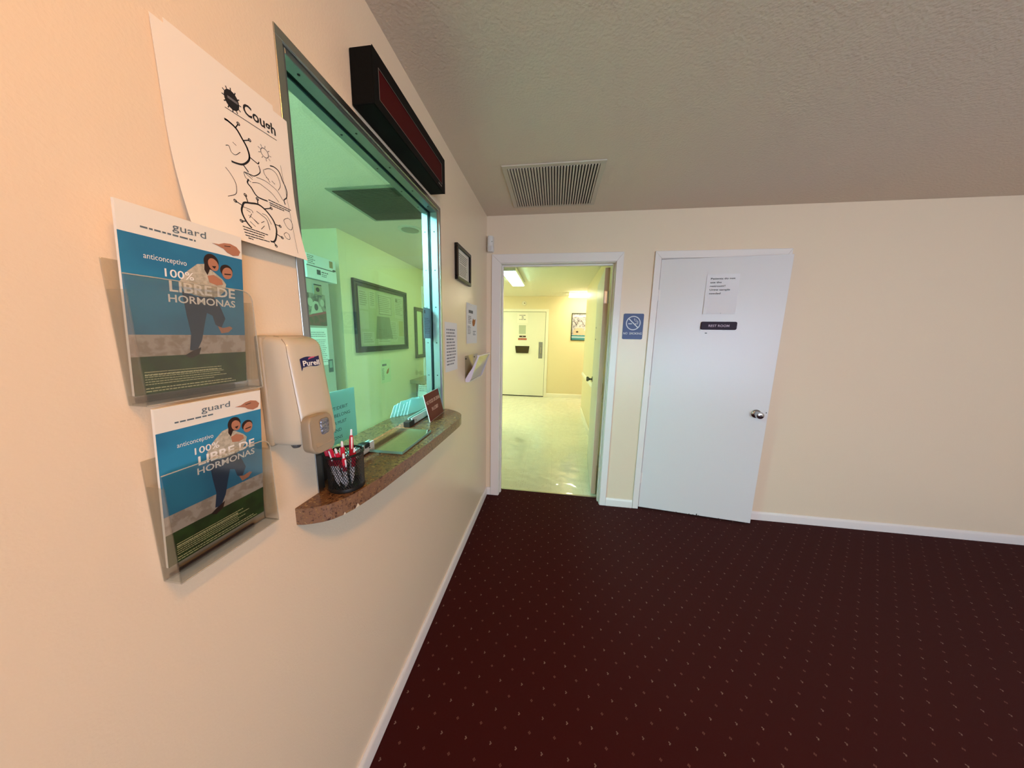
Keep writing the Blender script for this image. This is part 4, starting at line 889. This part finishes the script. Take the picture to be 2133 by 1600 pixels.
# counter ledge at the far end
lg = thing('office_ledge', 'pale granite patterned ledge on brown legs at the far end of the office', 'ledge', (-1.25,4.05,.70))
m = MB(); m.box((-1.50+.045,3.92,.775),(-.95,4.4195,.825)); m.build('countertop', GRANO, lg, bevel=.003)
for q_ in (-1.40, -1.05): MB().box((q_,4.0,.0),(q_+.05,4.05,.775)).build('leg', mat('bracket_brown', '6e5b42', .5), lg)
for i, (a, b_, c_, d_) in enumerate(((-1.365,-1.15,.56,.76),(-1.28,-1.14,.42,.57))):
    t = thing('hanging_form', ('white form hanging directly under the office ledge','smaller white form hanging lowest beneath the office ledge')[i], 'paper', ((a+b_)/2,3.96+.02*i,c_))
    m = MB(); m.prism([(a,3.965+.012*i,c_+.02),(b_-.03,3.965+.012*i,c_),(b_,3.965+.012*i,d_-.02),(a+.02,3.965+.012*i,d_)], (0,.001,0)); m.build('sheet', mat('sheet_white', 'dfe6dc', .7), t)
    Fh = Fr((0,3.9645+.012*i,0), X, Z); m = MB(); Fh.lines(m, a+.03, b_-.04, d_-.03, 3, .03, .008, .0001, .3); m.build('small_print', INKG, t)
# far wall trim
struct(MB().box((-1.4595,4.395,.83),(-1.44,4.4195,2.20)).build('trim_office_window', mat('trim_bright', 'eef4ea', .4)))

# ceiling fittings of the office
vent('ceiling_vent', 'large dark grille in the office ceiling seen through the service window', -.985, -.400, 1.950, 2.520, 34, mat('vent_paint_office', '44463a', .6), b=.03, axis='y', fmt=mat('vent_frame_office', '8f9282', .5))
vent('ceiling_vent', 'small vent at the far left of the office ceiling, half hidden by the poster', -2.2, -1.72, 2.28, 2.53, 12, mat('vent_paint_office', '44463a', .6), b=.02, axis='y')
sp = thing('ceiling_speaker', 'round flush speaker in the office ceiling behind the glass', 'ceiling speaker', (-.78,2.745,HC-.012))
m = MB(); m.lathe((-.78,2.745,HC-.0005), -Z, [(0,0),(.110,0),(.108,.006),(.082,.010),(.080,.006),(0,.006)], 36); m.build('rim', mat('speaker_rim', 'cfcdb8', .5), sp, smooth=True)
m = MB(); m.lathe((-.78,2.745,HC-.0062), -Z, [(0,0),(.078,0),(.074,.006),(.04,.009),(0,.010)], 32); m.build('grille', mat('speaker_grille', '8c8c78', .5), sp, smooth=True)

# ================================================================== CORRIDOR
def tube_light(name, x0, x1, y0, y1, zb, long_y, col, s, label, capm, side=True):
    t = thing(name, label, 'ceiling light', ((x0+x1)/2,(y0+y1)/2,zb))
    m = MB()
    if long_y: m.box((x0,y0,zb-.003),(x1,y0+.012,HC2)); m2 = MB().box((x0,y1-.012,zb-.002),(x1,y1,HC2)); c = (x0+.002,y0+.012,zb,x1-.002,y1-.012)
    else: m.box((x0,y0,zb-.002),(x0+.012,y1,HC2)); m2 = MB().box((x1-.012,y0,zb-.002),(x1,y1,HC2)); c = (x0+.012,y0+.002,zb,x1-.012,y1-.002)
    m.build('end_cap', capm, t, bevel=.002); m2.build('end_cap', capm, t, bevel=.002)
    m = MB()
    if long_y:
        prof = [(c[0]+.02,zb),(c[3]-.02,zb),(c[3],zb+.015),(c[3],HC2-.02),(c[0],HC2-.02),(c[0],zb+.015)]; m.prism([(a,c[1],b) for a,b in prof], (0,c[4]-c[1],0))
    else:
        prof = [(c[1]+.02,zb),(c[4]-.02,zb),(c[4],zb+.015),(c[4],HC2-.02),(c[1],HC2-.02),(c[1],zb+.015)]; m.prism([(c[0],a,b) for a,b in prof], (c[3]-c[0],0,0))
    if side: m.build('diffuser', emit(name+'_glow', col, s), t); m = MB(); m.box((c[0],c[1],HC2-.019),(c[3],c[4],HC2-.0005)); m.build('mounting_plate', TRIMC, t)
    else:
        m.build('housing', TRIMC, t); MB().box((c[0]+.012,c[1]+.004,zb-.0015),(c[3]-.012,c[4]-.004,zb-.0003)).build('diffuser', emit(name+'_glow', col, s), t)
tube_light('corridor_light', -.180, .038, 4.02, 5.24, 2.333, True, 'b4f7e4', TUBE_W, 'long fluorescent ceiling light pointing down the corridor beyond the doorway', mat('cap_grey', 'd8d4c0', .5), False)
tube_light('corridor_light', .840, 2.60, 6.50, 6.72, 2.325, False, 'fff2d0', TUBE2_W, 'fluorescent ceiling light across the far end of the corridor', TRIMC)
tube_light('corridor_light', -1.45, -1.2, 5.2, 6.4, 2.333, True, 'f4ffe0', 14.0, 'unseen fill light added in the left arm of the corridor', mat('cap_grey', 'd8d4c0', .5))  # extra fitting out of view, added to fill the corridor with light

sm = thing('wall_alarm', 'small round white alarm above the far corridor door', 'alarm', (-.164,YB-.03,2.20))
m = MB(); m.lathe((-.164,YB-.001,2.247), -Y, [(0,0),(.055,0),(.055,.016),(.046,.028),(0,.030)], 28); m.build('housing', mat('alarm_ivory', 'f0ead2', .5), sm, smooth=True)
m = MB(); m.lathe((-.150,YB-.032,2.247), -Y, [(0,0),(.014,0),(.012,.006),(0,.007)], 14); m.build('sensor', mat('sensor_brown', '7c7152', .5), sm)

dn1 = thing('paper_notice', 'white paper above the vision panel of the far corridor door', 'notice', (-.20,YB-.008,1.80))
m = MB(); FC.box(m, -.322, -.068, 1.785, 2.02, .0065, .008); m.build('sheet', mat('sheet_ivory', 'f4f0dc', .6), dn1)
m = MB()
for i, (a, b_) in enumerate(((-.27,-.12),(-.215,-.175),(-.215,-.165),(-.275,-.115))): FC.lines(m, a, b_, 1.975-i*.032, 1, .01, .014, .0081, 0)
m.build('small_print', INKG, dn1)
dpl = thing('door_plate', 'dark brown name plate under the vision panel of the far corridor door', 'sign', (-.18,YB-.01,1.455))
m = MB(); FC.box(m, -.265, -.105, 1.450, 1.487, .0065, .011); m.build('plate', mat('plate_brown', '2e120c', .4), dpl); m = MB(); FC.lines(m, -.20, -.17, 1.475, 1, .01, .012, .0112, 0); m.build('small_print', mat('plate_letter', 'cdb3c2', .5), dpl)
dr = thing('door_plate', 'red plate with print, lowest of the two plates on the far corridor door', 'sign', (-.18,YB-.01,1.385))
m = MB(); FC.box(m, -.290, -.085, 1.385, 1.428, .0065, .009); m.build('plate', mat('plate_red', '9e2a12', .4), dr); m = MB(); FC.lines(m, -.27, -.10, 1.414, 1, .01, .014, .0092, 0); m.build('small_print', mat('plate_red_print', 'd08a70', .5), dr)
fp_ = thing('file_pocket', 'dark brown plastic file pocket on the far corridor door', 'file holder', (-.185,YB-.03,1.065))
m = MB(); m.prism([FC.p(-.335,1.07,.0065),FC.p(-.035,1.07,.0065),FC.p(-.012,1.24,.0065),FC.p(-.362,1.24,.0065)], FC.n*.004); m.build('back_panel', mat('pocket_brown', '41361f', .25), fp_)
m = MB(); m.hexa([FC.p(-.335,1.07,.011),FC.p(-.035,1.07,.011),FC.p(-.035,1.07,.035),FC.p(-.335,1.07,.035),FC.p(-.356,1.225,.045),FC.p(-.016,1.225,.045),FC.p(-.016,1.225,.049),FC.p(-.356,1.225,.049)]); m.build('front_panel', mat('pocket_brown', '41361f', .25), fp_, bevel=.003)

cpx = thing('framed_poster', 'dark framed colour poster on the far corridor wall', 'picture frame', (1.19,YB-.02,1.398))
F = Fr((.962,YB-.001,1.398), X, Z); m = MB(); w, h, b_ = .47, .63, .016
F.box(m, 0, w, 0, b_, 0, .02); F.box(m, 0, w, h-b_, h, 0, .02); F.box(m, 0, b_, b_, h-b_, 0, .02); F.box(m, w-b_, w, b_, h-b_, 0, .02); m.build('frame', mat('frame_green_black', '1f2e22', .4), cpx)
m = MB(); F.box(m, b_, w-b_, b_, h-b_, .004, .008); m.build('print', mat('poster_lavender', 'c4c0c4', .4, var=(22,'8d8a96',.44,.6)), cpx)
m = MB(); m.mi(0); F.box(m, b_, w-b_, b_, .125, .0081, .0086); m.mi(1); F.box(m, b_, w-b_, .07, .088, .0087, .009); F.box(m, b_+.02, w-.1, .55, .575, .0081, .0086)
m.mi(2); F.poly(m, [(.04,.20),(.10,.28),(.22,.29),(.34,.25),(.42,.18),(.40,.13),(.06,.13)], .0081); m.mi(1); F.poly(m, [(.30,.24),(.36,.42),(.44,.52),(.45,.30),(.40,.22)], .0082); m.mi(3); F.disc(m, .14, .20, .03, .022, .0088); F.stroke(m, [(.05,.45),(.12,.36),(.16,.47)], .014, .0082); F.stroke(m, [(.22,.47),(.30,.34)], .012, .0082)
m.build('picture', [mat('poster_teal', '4a8f9c', .4), mat('poster_white', 'e9ecec', .4), mat('poster_skin', 'd8b79c', .4), mat('poster_dark', '4c423c', .4)], cpx)

for o in bpy.data.objects:
    if '_org' in o: del o['_org']
